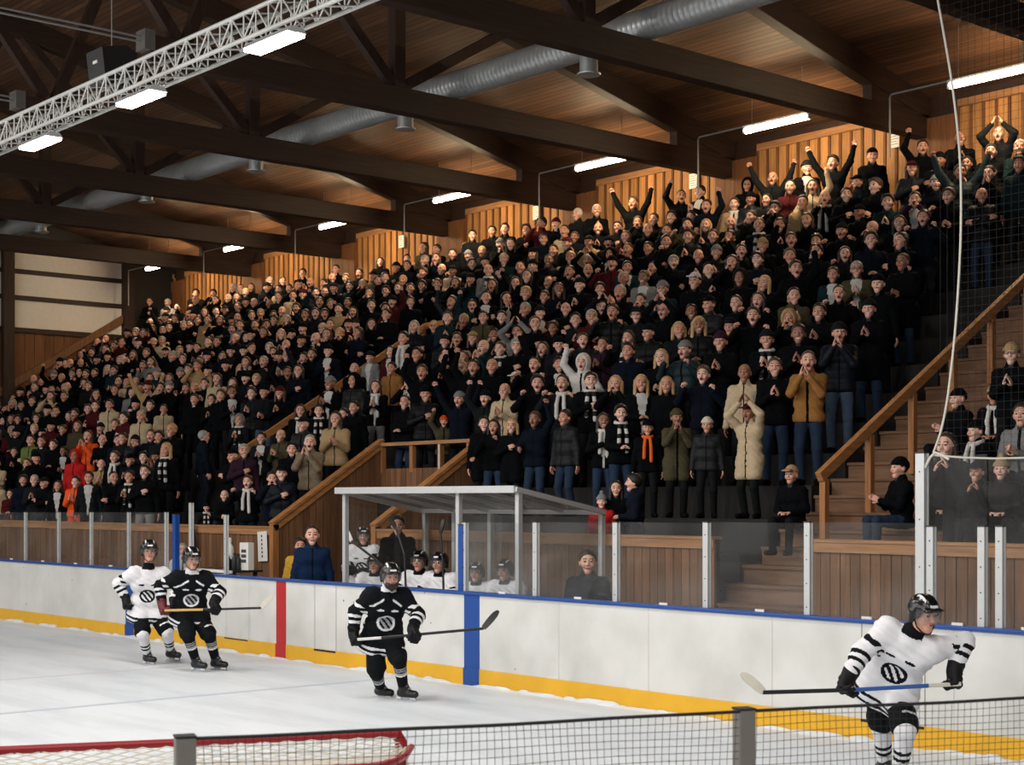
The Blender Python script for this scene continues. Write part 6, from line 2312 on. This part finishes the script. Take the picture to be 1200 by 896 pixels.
def jersey_surface(f, team, h=0.0095):
    B = Body()
    T = f.T
    B.cone(T(-0.10, 0, -0.12), T(0.10, 0, -0.12), 0.186, k=0.05)
    B.cone(T(-0.08, 0, 0.10), T(0.08, 0, 0.10), 0.158, k=0.07)
    B.cone(T(-0.10, 0, 0.33), T(0.10, 0, 0.33), 0.150, k=0.07)
    B.cone(f.S[0], f.S[1], 0.090, k=0.06)
    B.cone(T(0, 0.01, 0.44), T(0, 0.004, 0.545), 0.115, 0.082, k=0.05)
    for i in (0, 1):
        B.ball(f.S[i], 0.112, k=0.05)
        B.cone(f.S[i], f.E[i], 0.098, 0.086, k=0.04)
        B.cone(f.E[i], f.W[i] - unit(f.W[i] - f.E[i]) * 0.03, 0.086, 0.066, k=0.02)
    for i in (0, 1): B.cone(f.H[i], f.H[i] + (f.K[i] - f.H[i]) * 0.32, 0.160, 0.150, k=0.05)
    up, pel = f.up, f.pel
    cut = lambda X, Y, Z: -0.18 - ((X - pel[0]) * up[0] + (Y - pel[1]) * up[1] + (Z - pel[2]) * up[2])
    disp = lambda X, Y, Z: 0.006 * np.sin(Z * 38 + X * 24) * np.sin(X * 27 + Y * 22 + Z * 8) + 0.003 * np.sin(Z * 80 + X * 52)
    v, q = B.mesh(h, (), cut, disp)
    c = v[q].mean(axis=1)
    tx, ty, tz = f.toT(c)
    mi = np.zeros(len(q), int)
    dbest = np.full(len(q), 9.0)
    arm_t = np.full(len(q), -1.0)
    up_t = np.full(len(q), -1.0)
    for i in (0, 1):
        for seg, (a, b) in enumerate(((f.S[i], f.E[i]), (f.E[i], f.W[i]))):
            ba = b - a
            t = np.clip(((c - a) @ ba) / (ba @ ba), 0, 1)
            d = np.linalg.norm(c - a - t[:, None] * ba, axis=1)
            m = (d < 0.125) & (d < dbest) & ((t > 0.30) | (seg == 1))
            dbest[m] = d[m]
            (up_t if seg == 0 else arm_t)[m] = t[m]
            (arm_t if seg == 0 else up_t)[m] = -1
    arm = (arm_t >= 0) | (up_t >= 0)
    tor = ~arm
    low = tz < -0.04
    mi[(tor | low) & (tz > -0.150) & (tz < -0.122)] = 1
    mi[(tor | low) & (tz > -0.090) & (tz < -0.062)] = 1
    mi[(arm_t > 0.10) & (arm_t < 0.24)] = 1
    mi[(arm_t > 0.38) & (arm_t < 0.52)] = 1
    yk = tz - (0.455 - 0.55 * (np.abs(tx) - 0.05))
    mi[tor & (np.abs(yk) < 0.013) & (ty < 0.06) & (np.abs(tx) > 0.05)] = 1 if team == 'black' else 0
    fr = tor & (ty < -0.06)
    e = (tx / 0.11) ** 2 + ((tz - 0.20) / 0.085) ** 2
    mi[fr & (e < 1) & (e > 0.55)] = 1
    mi[fr & (e < 0.55) & (np.sin((tx + tz) * 90) > -0.1)] = 2
    for sx in (-0.085, 0.085):
        ee = ((tx - sx) / 0.045) ** 2 + ((tz - 0.345) / 0.012) ** 2
        mi[fr & (ee < 1)] = 1
    mi[tor & (tz > 0.53) & (np.abs(tx) < 0.09)] = 1
    ud = (up_t > 0.52) & (up_t < 0.74) & (np.sin(tz * 95) > 0.0)
    mi[ud] = 1
    return v, q, mi

def helmet_surface():
    B = Body()
    B.ell((0, 0.016, 0.046), (0.104, 0.126, 0.110), k=0.0)
    B.cone((-0.090, 0.012, 0.03), (-0.086, 0.022, -0.035), 0.028, 0.022, k=0.01)
    B.cone((0.090, 0.012, 0.03), (0.086, 0.022, -0.035), 0.028, 0.022, k=0.01)
    B.box((0, -0.098, 0.064), (0.070, 0.022, 0.004), 0.008, k=0.01)
    cut = lambda X, Y, Z: np.where(np.abs(X) > 0.068, -1.0, np.where(Y < 0.02, 0.052 - Z, -0.035 - Z + 0 * Y)) + 0 * Z
    disp = lambda X, Y, Z: 0.004 * np.clip(np.cos(X * 95), -0.3, 1) + 0 * Y + 0 * Z
    v, q = B.mesh(0.0095, (), cut, disp)
    c = v[q].mean(axis=1)
    mi = np.zeros(len(q), int)
    mi[(np.abs(np.abs(c[:, 0]) - 0.05) < 0.006) & (c[:, 2] > 0.085) & (c[:, 1] < 0.03) & (c[:, 1] > -0.06)] = 1
    mi[(np.abs(c[:, 2] - 0.088) < 0.008) & (c[:, 1] < -0.05) & (np.abs(c[:, 0]) < 0.035)] = 1
    return v, q, mi

def visor_mesh():
    vs, fs = [], []
    n, k = 15, 4
    for r_ in (0, 0.003):
        for j in range(k):
            z = 0.062 - j * 0.027
            for i in range(n):
                a = -1.25 + 2.5 * i / (n - 1)
                vs.append(((0.108 + r_) * math.sin(a), 0.010 - (0.138 + r_ + 0.004 * j) * math.cos(a), z))
    N = n * k
    for j in range(k - 1):
        for i in range(n - 1):
            a = j * n + i
            fs += [(a, a + 1, a + n + 1, a + n), (N + a, N + a + n, N + a + n + 1, N + a + 1)]
    for i in range(n - 1):
        fs += [(i, N + i, N + i + 1, i + 1), ((k - 1) * n + i, (k - 1) * n + i + 1, N + (k - 1) * n + i + 1, N + (k - 1) * n + i)]
    for j in range(k - 1):
        fs += [(j * n, (j + 1) * n, N + (j + 1) * n, N + j * n), (j * n + n - 1, N + j * n + n - 1, N + (j + 1) * n + n - 1, (j + 1) * n + n - 1)]
    m = MB()
    m.add(vs, fs)
    return m

def glove_surface(f, i):
    B = Body()
    e = unit(f.W[i] - f.E[i])
    B.cone(f.W[i] - e * 0.045, f.W[i], 0.056, 0.046, k=0.015)
    B.cone(f.W[i] - e * 0.01, f.W[i] + f.HD[i] * 0.05, 0.044, 0.046, k=0.02)
    add_hand(B, f.W[i], f.HD[i], f.HN[i], 1 if i else -1, f.CU[i], fat=1.75)
    n = unit(f.HN[i] - f.HD[i] * (f.HN[i] @ f.HD[i]))
    for j in range(3):
        c = f.W[i] + f.HD[i] * (0.02 + 0.035 * j) - n * 0.030
        s = np.cross(f.HD[i], n)
        B.cone(c - s * 0.03, c + s * 0.03, 0.020, k=0.006)
    v, q = B.mesh(0.0095)
    return f.W[i] + (v - f.W[i]) * 1.28, q

def hockey_pants(f):
    B = Body()
    T = f.T
    B.cone(T(-0.085, 0, 0.0), T(0.085, 0, 0.0), 0.118, k=0.04)
    for i in (0, 1):
        kk = f.H[i] + (f.K[i] - f.H[i]) * 0.86
        B.cone(f.H[i] + (kk - f.H[i]) * 0.1, kk, 0.108, 0.118, k=0.05)
    v, q = B.mesh(0.0145, (), None, lambda X, Y, Z: 0.006 * np.sin(Z * 40 + X * 30) * np.sin(Y * 35 + X * 10))
    c = v[q].mean(axis=1)
    mi = np.zeros(len(q), int)
    for i in (0, 1):
        ba = f.K[i] - f.H[i]
        t = ((c - f.H[i]) @ ba) / (ba @ ba)
        d = np.linalg.norm(c - f.H[i] - t[:, None] * ba, axis=1)
        out = ((c - f.H[i]) @ f.ax) * (1 if i else -1) > 0.095
        mi[(t > 0.74) & (t < 0.79) & (d < 0.15) & out] = 1
    return v, q, mi

def sock_surface(f, i, team):
    B = Body()
    K, A = f.K[i], f.A[i]
    fw = unit(V(0, -1, 0.2))
    B.cone(K + (f.H[i] - K) * 0.12, K, 0.086, 0.084, k=0.02)
    B.ball(K + fw * 0.022, 0.072, k=0.03)
    B.cone(K, A + (A - K) * -0.05, 0.084, 0.058, k=0.03)
    v, q = B.mesh(0.0125)
    c = v[q].mean(axis=1)
    ba = A - K
    t = ((c - K) @ ba) / (ba @ ba)
    mi = np.zeros(len(q), int)
    if team == 'black':
        mi[(t > 0.18) & (t < 0.40)] = 2
        mi[((t > 0.22) & (t < 0.25)) | ((t > 0.30) & (t < 0.33))] = 0
        mi[(t > 0.40) & (t < 0.46)] = 1
    else:
        mi[(t > 0.40) & (t < 0.48)] = 1
        mi[(t > 0.55) & (t < 0.63)] = 1
    return v, q, mi

def skate(f, i, root):
    B = Body()
    fd = unit(rotm(f.FY[i]) @ V(0, -math.cos(f.FP[i]), -math.sin(f.FP[i])))
    a = f.A[i]
    sh = unit(a - f.K[i])
    up = unit(V(0, 0, 1) - fd * fd[2])
    B.cone(a - sh * 0.07, a, 0.062, 0.060, k=0.02)
    B.cone(a - up * 0.035 - fd * 0.035, a - up * 0.045 + fd * 0.155, 0.052, 0.045, k=0.025)
    B.cone(a - sh * 0.10 + fd * 0.035, a - sh * 0.02 + fd * 0.06, 0.024, 0.03, k=0.02)
    a0, z0 = a, 0.088
    v, q = B.mesh(0.0115, (), lambda X, Y, Z: -z0 - ((X - a0[0]) * up[0] + (Y - a0[1]) * up[1] + (Z - a0[2]) * up[2]))
    bo = link_mesh('skate', mesh_np('skate', v, q, [M_SKATE]), root)
    m = MB()
    b = a - up * 0.112
    m.bar(b - fd * 0.085, b + fd * 0.185, 0.010, 0.05, up=tuple(up), mi=0)
    for t in (-0.06, 0.13): m.bar(b + fd * (t - 0.035) + up * 0.02, b + fd * (t + 0.035) + up * 0.02, 0.030, 0.03, up=tuple(up), mi=1)
    m.bar(b - fd * 0.10 - up * 0.026, b + fd * 0.195 - up * 0.026, 0.005, 0.02, up=tuple(up), mi=0)
    m.build('skate_blade', [M_BLADE, M_HWHITE], bo)
    m = MB()
    for j in range(4):
        c = a - sh * (0.06 - 0.035 * j) + fd * (0.066 + 0.022 * j)
        s = np.cross(fd, up)
        m.tube([c - s * 0.03, c + s * 0.03], 0.006, 5)
    m.build('lace', M_GREYS, bo)

def player(f, loc, rz, team, label, skin=1, glove=M_GLOVE, beard=False, group=None, red=None):
    v, q, mi = body_surface(f, 0.022, 0.010, 0.0072)
    o = link_mesh('person', mesh_np('person_body', v, q, [SKIN, LIP, MOUTH, TEETH, EYE, BROW], mi))
    o.color = (*SKINS[skin], 1)
    o.location = tuple(loc)
    o.rotation_euler = (0, 0, rz)
    a, b = TEAM[team]
    v, q, mi = jersey_surface(f, team)
    link_mesh('jersey', mesh_np('jersey', v, q, [a, b, M_GREYS if team == 'black' else M_PANT], mi), o)
    v, q, mi = hockey_pants(f)
    link_mesh('hockey_pants', mesh_np('hockey_pants', v, q, [M_PANT, M_HWHITE], mi), o)
    for i in (0, 1):
        v, q, mi = sock_surface(f, i, team)
        link_mesh('sock', mesh_np('sock', v, q, [a, b, M_GREYS], mi), o)
        skate(f, i, o)
        v, q = glove_surface(f, i)
        link_mesh('glove', mesh_np('glove', v, q, [red if (red is not None and i == 0) else glove]), o)
    v, q, mi = helmet_surface()
    hm = link_mesh('helmet', mesh_np('helmet', v, q, [M_HELM, M_HWHITE], mi), o)
    hm.matrix_local = f.head_matrix()
    vz = visor_mesh().build('visor', M_VISOR, hm, smooth=True)
    m = MB()
    for s in (-1, 1): m.tube([(s * 0.082, 0.0, -0.02), (s * 0.075, -0.03, -0.07), (s * 0.03, -0.055, -0.118), (0, -0.058, -0.120)], 0.005, 6)
    m.build('chin_strap', M_GLOVE, hm)
    if beard:
        B = Body()
        B.cone((-0.03, -0.048, -0.075), (0.03, -0.048, -0.075), 0.043, k=0.01)
        B.cone((0, -0.06, -0.09), (0, -0.062, -0.12), 0.034, 0.022, k=0.01)
        v, q = B.mesh(0.010)
        bb = link_mesh('beard', mesh_np('beard', v, q, [HAIR]), o)
        bb.color = (*HAIRS['brown'], 1)
        bb.matrix_local = f.head_matrix()
    tag(o, label, 'hockey player', group)
    return o

def stick(pts, blade_toe, cols, label):
    """shaft pts (world) from butt to heel in coloured lengths, curved blade to the toe"""
    e = empty('hockey_stick', pts[0])
    tag(e, label, 'hockey stick')
    o = pts[0]
    for i in range(len(pts) - 1):
        m = MB()
        m.bar(pts[i] - o, pts[i + 1] - o, 0.024, 0.032, chamfer=0.006)
        m.build('shaft' if i else 'grip', cols[i], e)
    heel, toe = pts[-1] - o, blade_toe - o
    d = toe - heel
    L = np.linalg.norm(d)
    d /= L
    sh = unit(pts[-1] - pts[-2])
    upv = unit(-sh - d * (-sh @ d))
    side = np.cross(d, upv)
    vs, fs = [], []
    n = 10
    for i in range(n + 1):
        t = i / n
        hgt = 0.036 + 0.012 * math.sin(t * PI) - (0.02 * max(0, t - 0.85) / 0.15)
        c = heel + d * L * t + side * 0.03 * t * t
        for sx, sz in ((-0.005, -0.4), (0.005, -0.4), (0.005, 0.6), (-0.005, 0.6)):
            vs.append(c + side * sx * 1.4 + upv * hgt * 1.6 * sz)
    for i in range(n):
        for j in range(4): fs.append((i * 4 + j, i * 4 + (j + 1) % 4, i * 4 + 4 + (j + 1) % 4, i * 4 + 4 + j))
    fs += [(3, 2, 1, 0), tuple(n * 4 + j for j in range(4))]
    m = MB()
    m.add(vs, fs)
    m.build('blade', cols[-1], e, smooth=False)

class Frame:
    """a skater's own frame: local x = right in view, -y = towards the camera; L() reads a photo pixel at a local depth"""
    def __init__(s, px0, gy, z0=0.0, d=None):
        s.d = d or (CAMZ - z0) * F_PX / (gy - HOR)
        s.o = at_depth(px0, gy, s.d)
        dx, dy = ray(px0)
        s.rz = math.atan2(-dx, dy)
        c, n = math.cos(s.rz), math.sin(s.rz)
        s.M = np.array([[c, -n, 0], [n, c, 0], [0, 0, 1]])
    def W(s, px, py, y): return at_depth(px, py, s.d + y)
    def L(s, px, py, y): return s.M.T @ (s.W(px, py, y) - s.o)

def skater(F, pel, neck, head, wr, wl, ar, al, yaw, pitch=0.1, twist=0.0, **kw):
    p = F.L(*pel)
    n = F.L(*neck)
    f = Fig(pel=p, spine=n - p, ts=min(max(np.linalg.norm(n - p) / 0.535, 0.9), 1.15), twist=twist, head=(0, -0.03, 0.15), yaw=yaw, pitch=pitch, wl=F.L(*wl), wr=F.L(*wr), al=F.L(*al), ar=F.L(*ar), **kw)
    f.head = F.L(*head)
    return f

WOODEN = plain('tan stick shaft', hexc(200, 160, 90), 0.5)
S_BLACK = plain('black stick shaft', hexc(24, 24, 26), 0.4)
S_WHITE = plain('white stick tape', hexc(214, 212, 208), 0.7)
S_BLUE = plain('blue stick shaft', hexc(44, 84, 150), 0.4)
S_GREY = plain('pale worn blade', hexc(196, 190, 176), 0.6)

# black skater at centre
F = Frame(457, 819)
f = skater(F, (448, 744, 0.06), (455, 690, -0.14), (458, 676, -0.22), (414, 742, -0.10), (483, 738, -0.30), (446, 806, 0.30), (473, 808, -0.05), 0.25, 0.15, 0.15,
           pr=(-1, 0.5, 0.2), pl=(1, 0.4, -0.3), hr=(0.3, -0.5, -0.9), hl=(0.3, -0.7, -0.6), nl=(-0.6, 0.2, -0.6), nr=(0.7, -0.2, -0.4), cl=1.2, cr=1.2, fl=1.0, fr=0.9, kl=(0.1, -1, 0.3), kr=(-0.1, -1, 0.2), mouth=0, shw=0.185)
player(f, F.o, F.rz, 'black', 'person in black jersey with beard skating at centre, stick toward the blue line', beard=True, group='skaters on the ice')
stick([F.W(419, 749, -0.22), F.W(447, 747, -0.27), F.W(567, 736, -0.42)], F.W(585, 716, -0.40), [S_WHITE, S_BLACK, S_BLACK], 'black hockey stick with white butt held by the centre skater')

# black skater near the red line
F = Frame(238, 786)
f = skater(F, (222, 715, 0.06), (225, 670, -0.12), (225, 655, -0.19), (190, 708, -0.12), (250, 707, -0.28), (230, 775, -0.05), (253, 774, 0.10), 0.35, 0.2, 0.1,
           pr=(-1, 0.5, 0.1), pl=(1, 0.3, -0.3), hr=(0.3, -0.5, -0.9), hl=(0.3, -0.7, -0.6), nl=(-0.6, 0.2, -0.6), nr=(0.7, -0.2, -0.4), cl=1.2, cr=1.2, fl=0.95, fr=0.8, kl=(0.2, -1, 0.2), kr=(-0.1, -1, 0.2), mouth=0, shw=0.185)
player(f, F.o, F.rz, 'black', 'person in black jersey with dark red glove skating toward the red line', group='skaters on the ice', red=M_GRED)
stick([F.W(193, 715, -0.25), F.W(238, 714, -0.3), F.W(306, 712, -0.36)], F.W(321, 697, -0.34), [WOODEN, S_BLACK, S_GREY], 'tan and black hockey stick pointing at the red line')

# white skater behind him
F = Frame(184, 778)
f = skater(F, (172, 712, 0.05), (174, 665, -0.10), (175, 646, -0.14), (148, 702, -0.08), (203, 702, -0.15), (173, 768, 0.05), (200, 763, 0.20), 0.1, 0.1, 0.0,
           pr=(-1, 0.4, 0.0), pl=(1, 0.4, 0.0), hr=(0.1, -0.4, -0.9), hl=(0.1, -0.4, -0.9), nl=(-0.8, 0.2, -0.3), nr=(0.8, -0.2, -0.3), cl=1.1, cr=1.1, fl=0.8, fr=0.6, kl=(0.2, -1, 0.2), kr=(-0.1, -1, 0.2), mouth=0, shw=0.19)
player(f, F.o, F.rz, 'white', 'person in white jersey skating behind the black jersey near the red line', group='skaters on the ice')
stick([F.W(196, 720, -0.20), F.W(178, 735, -0.1), F.W(128, 774, 0.1)], F.W(112, 776, 0.1), [S_WHITE, S_BLACK, S_BLACK], 'black hockey stick lowered by the far white jersey skater') if False else None

# white skater close to the camera
F = Frame(1055, 925)
f = skater(F, (1042, 800, 0.12), (1070, 740, -0.18), (1083, 721, -0.28), (994, 793, -0.25), (1118, 786, -0.20), (1037, 898, 0.50), (1054, 908, -0.05), 0.65, 0.2, -0.25,
           pr=(-1, 0.6, 0.3), pl=(1, 0.4, 0.2), hr=(-0.2, -0.4, -0.9), hl=(0.0, -0.3, -0.9), nl=(-0.8, -0.2, -0.2), nr=(0.7, -0.4, -0.2), cl=1.2, cr=1.2, fl=0.9, fr=0.6, fpr=0.5, kl=(0.2, -1, 0.0), kr=(0.0, -1, 0.2), mouth=0, shw=0.185)
player(f, F.o, F.rz, 'white', 'person in white jersey leaning forward, skating nearest the camera by the net fence', group='skaters on the ice')
stick([F.W(1126, 801, -0.30), F.W(1088, 803, -0.31), F.W(1000, 808, -0.34), F.W(894, 811, -0.43)], F.W(869, 788, -0.40), [S_GREY, S_BLUE, S_BLACK, S_GREY], 'hockey stick with blue and black shaft held by the nearest white skater')

# ------------------------------------------------------------ team bench
PL_SIT = Fig(pel=(0, 0, 0.52), al=(0.14, -0.42, 0.13), ar=(-0.14, -0.42, 0.13), kl=(0.1, -0.6, 1), kr=(-0.1, -0.6, 1), spine=(0, -0.28, 1), wl=(0.10, -0.42, 0.72), wr=(-0.10, -0.42, 0.72), hl=(-0.4, -0.8, -0.2), hr=(0.4, -0.8, -0.2), nl=(-0.5, 0, -0.8), nr=(0.5, 0, -0.8), cl=1.0, cr=1.0, mouth=0, shw=0.19, pl=(1, 0.4, -0.5), pr=(-1, 0.4, -0.5))
PL_STAND = Fig(pel=(0, 0, 0.95), al=(0.12, 0.0, 0.13), ar=(-0.12, 0.0, 0.13), spine=(0, -0.05, 1), wl=(0.14, -0.30, 1.08), wr=(-0.16, -0.30, 1.12), hl=(-0.6, -0.6, 0), hr=(0.6, -0.6, 0), nl=(0, 0.3, -0.8), nr=(0, 0.3, -0.8), cl=1.2, cr=1.2, mouth=0, yaw=0.4, shw=0.19)
first = {}
def bench_player(f, key, px, py, Y, floor, label, rz=0.0):
    k_ = f.head[2]
    p = at_y(px, Y, py)
    if key in first:
        src = first[key]
        o = src.copy()
        COL.objects.link(o)
        for ch in list(src.children):
            c2 = ch.copy()
            COL.objects.link(c2)
            c2.parent = o
            for g in ch.children:
                g2 = g.copy()
                COL.objects.link(g2)
                g2.parent = c2
    else:
        o = player(f, (0, 0, 0), 0, 'white', label)
        first[key] = o
    o['label'] = label
    o['group'] = 'players on the team bench'
    k = (p[2] - floor) / k_
    k = min(max(k, 0.9), 1.12)
    o.location = (p[0], Y, floor)
    o.rotation_euler = (0, 0, rz + cam_angle(p[0], Y) * 0.55)
    o.scale = (k, k, k)
    return o
for px, py, Y, l, rz in ((442, 661, 13.75, 'seated bench player in white beside the standing white player', 0.2), (497, 658, 14.0, 'seated bench player in white next to the coach in black', 0.0),
                     (522, 660, 13.85, 'seated bench player in white just before the blue post', -0.1), (562, 671, 13.85, 'seated bench player in white, first behind the hazy glass', 0.1), (599, 669, 13.85, 'seated bench player in white, second behind the hazy glass', -0.15)):
    bench_player(PL_SIT, 'sit', px, py, Y, 0.25, l, rz)
bench_player(PL_STAND, 'stand', 427, 629, 14.1, 0.25, 'standing bench player in white at the open end of shelter', 0.1)
def staff(pose, px, py, Y, floor, label, rz=None, **kw):
    p = at_y(px, Y, py)
    k = min(max((p[2] - floor) / head_h(pose), 0.85), 1.12)
    return person(pose, (p[0], Y, floor), cam_angle(p[0], Y) if rz is None else rz, k, label=label, cat='person', **kw)
staff('standing with arms down', 466, 616, 14.12, 0.25, 'person in black jacket, dark haired coach standing on the team bench', top='black', style='hoodie', head='short', hcol='black', skin=1)
staff('standing with arms down', 366, 626, 13.45, 0.0, 'person in blue team jacket standing at the boards by the stairwell wall', top='teamblue', style='plain', head='receding', skin=0)
staff('standing with arms down', 352, 640, 14.25, 0.0, 'person in yellow vest half hidden behind the blue team jacket', top='yellow', style='plain', head='short', hcol='brown', skin=1)
staff('sitting with hands in lap', 689, 659, 13.55, 0.25, 'person in dark navy jacket sitting beyond the shelter end', top='navy', style='plain', head='short', hcol='brown', legs='black')
m = MB()
for k in range(3): m.box((-0.3, -0.20 + k * 0.14, 0.39), (0.3, -0.08 + k * 0.14, 0.42))
p = at_y(689, 13.6)
st = empty('stool', (p[0], 13.58, 0.25))
tag(st, 'low wooden seat under the man sitting beyond the shelter', 'seat')
m.build('seat', MAT['cap'], st)
for x in (-0.24, 0.24):
    m = MB()
    m.box((x - 0.03, -0.15, 0), (x + 0.03, 0.15, 0.39))
    m.build('leg', MAT['dark'], st)
staff('standing with arms down', 214, 645, 13.5, 0.0, 'person in pale top standing low behind the scorer table gate post', top='white', style='plain', head='receding', hcol='grey')
# pennant held out over the parapet
p = at_y(226, Y_W - 0.12, 618)
e = empty('pennant', p)
tag(e, 'small black and blue pennant hanging from the leaning child hand', 'pennant')
m = MB()
vs = [(-0.03, 0, 0.05), (0.05, 0.005, 0.05), (0.10, 0.02, -0.42), (-0.16, 0.01, -0.42)]
m.add(vs + [(a_, b_ + 0.01, c_) for a_, b_, c_ in vs], [(0, 1, 2, 3), (7, 6, 5, 4), (0, 4, 5, 1), (1, 5, 6, 2), (2, 6, 7, 3), (3, 7, 4, 0)])
m.build('cloth', MAT['black'], e)
m = MB()
m.box((0.0, -0.006, -0.40), (0.05, 0.0, -0.05))
m.build('stripe', MAT['blue'], e)

# sticks of the bench players
p0, p1 = at_y(468, 13.45, 612), at_y(497, 13.3, 690)
stick([at_y(449, 13.6, 647), at_y(458, 13.55, 660), at_y(486, 13.4, 700)], at_y(500, 13.35, 708), [S_WHITE, S_BLACK, S_BLACK], 'black stick leaning past the seated bench player') if False else None
stick([at_y(476, 13.3, 700), at_y(474, 13.3, 650), at_y(464, 13.3, 618)], at_y(458, 13.3, 606), [S_BLACK, S_BLACK, S_BLACK], 'black hockey stick standing upright before the coach')
stick([at_y(520, 13.4, 700), at_y(519, 13.4, 660), at_y(516, 13.4, 624)], at_y(518, 13.4, 608), [S_BLACK, S_BLACK, S_BLACK], 'black hockey stick upright beside the blue gate post')
stick([at_y(455, 13.4, 670), at_y(440, 13.35, 655), at_y(412, 13.3, 634)], at_y(404, 13.3, 620), [S_BLACK, S_BLACK, S_WHITE], 'black hockey stick held slanting by the standing bench player')
# ------------------------------------------------------------ light: lamps of the hall and unseen added rows
def area(name, loc, sx, sy, power, col, rot=(0, 0, 0)):
    l = bpy.data.lights.new(name, 'AREA')
    l.shape = 'RECTANGLE'
    l.size, l.size_y = sx, sy
    l.energy = power
    l.color = col
    o = bpy.data.objects.new(name, l)
    COL.objects.link(o)
    o.location = loc
    o.rotation_euler = rot
    return o
COOL = (1.0, 0.97, 0.93)
RINK_W = 190.0
# lamps over the ice: the row on the truss faces down, unseen rows are added beyond, tilted to brighten the stand
for i in range(9):
    x = 1.0 - 5.6 * i
    if not -31 < x < -11: area('rink_lamp', (x, 8.65, 7.2), 0.85, 0.22, RINK_W * 0.58, COOL)  # unseen lamps of the row; the far ones added to brighten the gable wall
for Y, tilt, p_ in ((1.5, 0.70, 0.95), (-6.0, 0.80, 1.35)):
    for i in range(8):
        area('rink_lamp', (3.0 - 5.3 * i, Y, 7.6), 1.2, 0.35, RINK_W * p_, COOL, (tilt, 0, 0))
for px, py in ((47, 167), (165, 115), (321, 49)):
    p = at_y(px, LT_Y - 0.35, py)
    area('rink_lamp', (p[0], p[1], p[2] - 0.06), 0.84, 0.2, RINK_W * 0.58, COOL)

w = bpy.data.worlds.new('hall')
SC.world = w
w.use_nodes = True
w.node_tree.nodes['Background'].inputs[0].default_value = (0.55, 0.62, 0.75, 1)
w.node_tree.nodes['Background'].inputs[1].default_value = 0.012

cam = bpy.data.cameras.new('camera')
co = bpy.data.objects.new('camera', cam)
COL.objects.link(co)
co.location = (0, 0, CAMZ)
fw = Vector((FW[0], FW[1], 0)).normalized()
co.rotation_euler = fw.to_track_quat('-Z', 'Y').to_euler()
cam.sensor_width = 36.0
cam.lens = F_PX / 1200 * 36.0
cam.shift_y = (HOR - 448.0) / 1200.0
cam.clip_end = 200
cam.dof.use_dof = True
cam.dof.focus_distance = 21.0
cam.dof.aperture_fstop = 9.0
SC.camera = co
vs_ = SC.view_settings
vs_.view_transform = 'Standard'
vs_.look = 'None'
vs_.gamma = 1.0
vs_.use_curve_mapping = False
vs_.exposure = 0.0
SC.cycles.use_denoising = True
SC.cycles.max_bounces = 7
SC.cycles.transparent_max_bounces = 24
SC.cycles.diffuse_bounces = 3
SC.cycles.glossy_bounces = 3
SC.cycles.sample_clamp_indirect = 4.0
for o in list(bpy.data.objects):
    if '_d' in o: del o['_d']
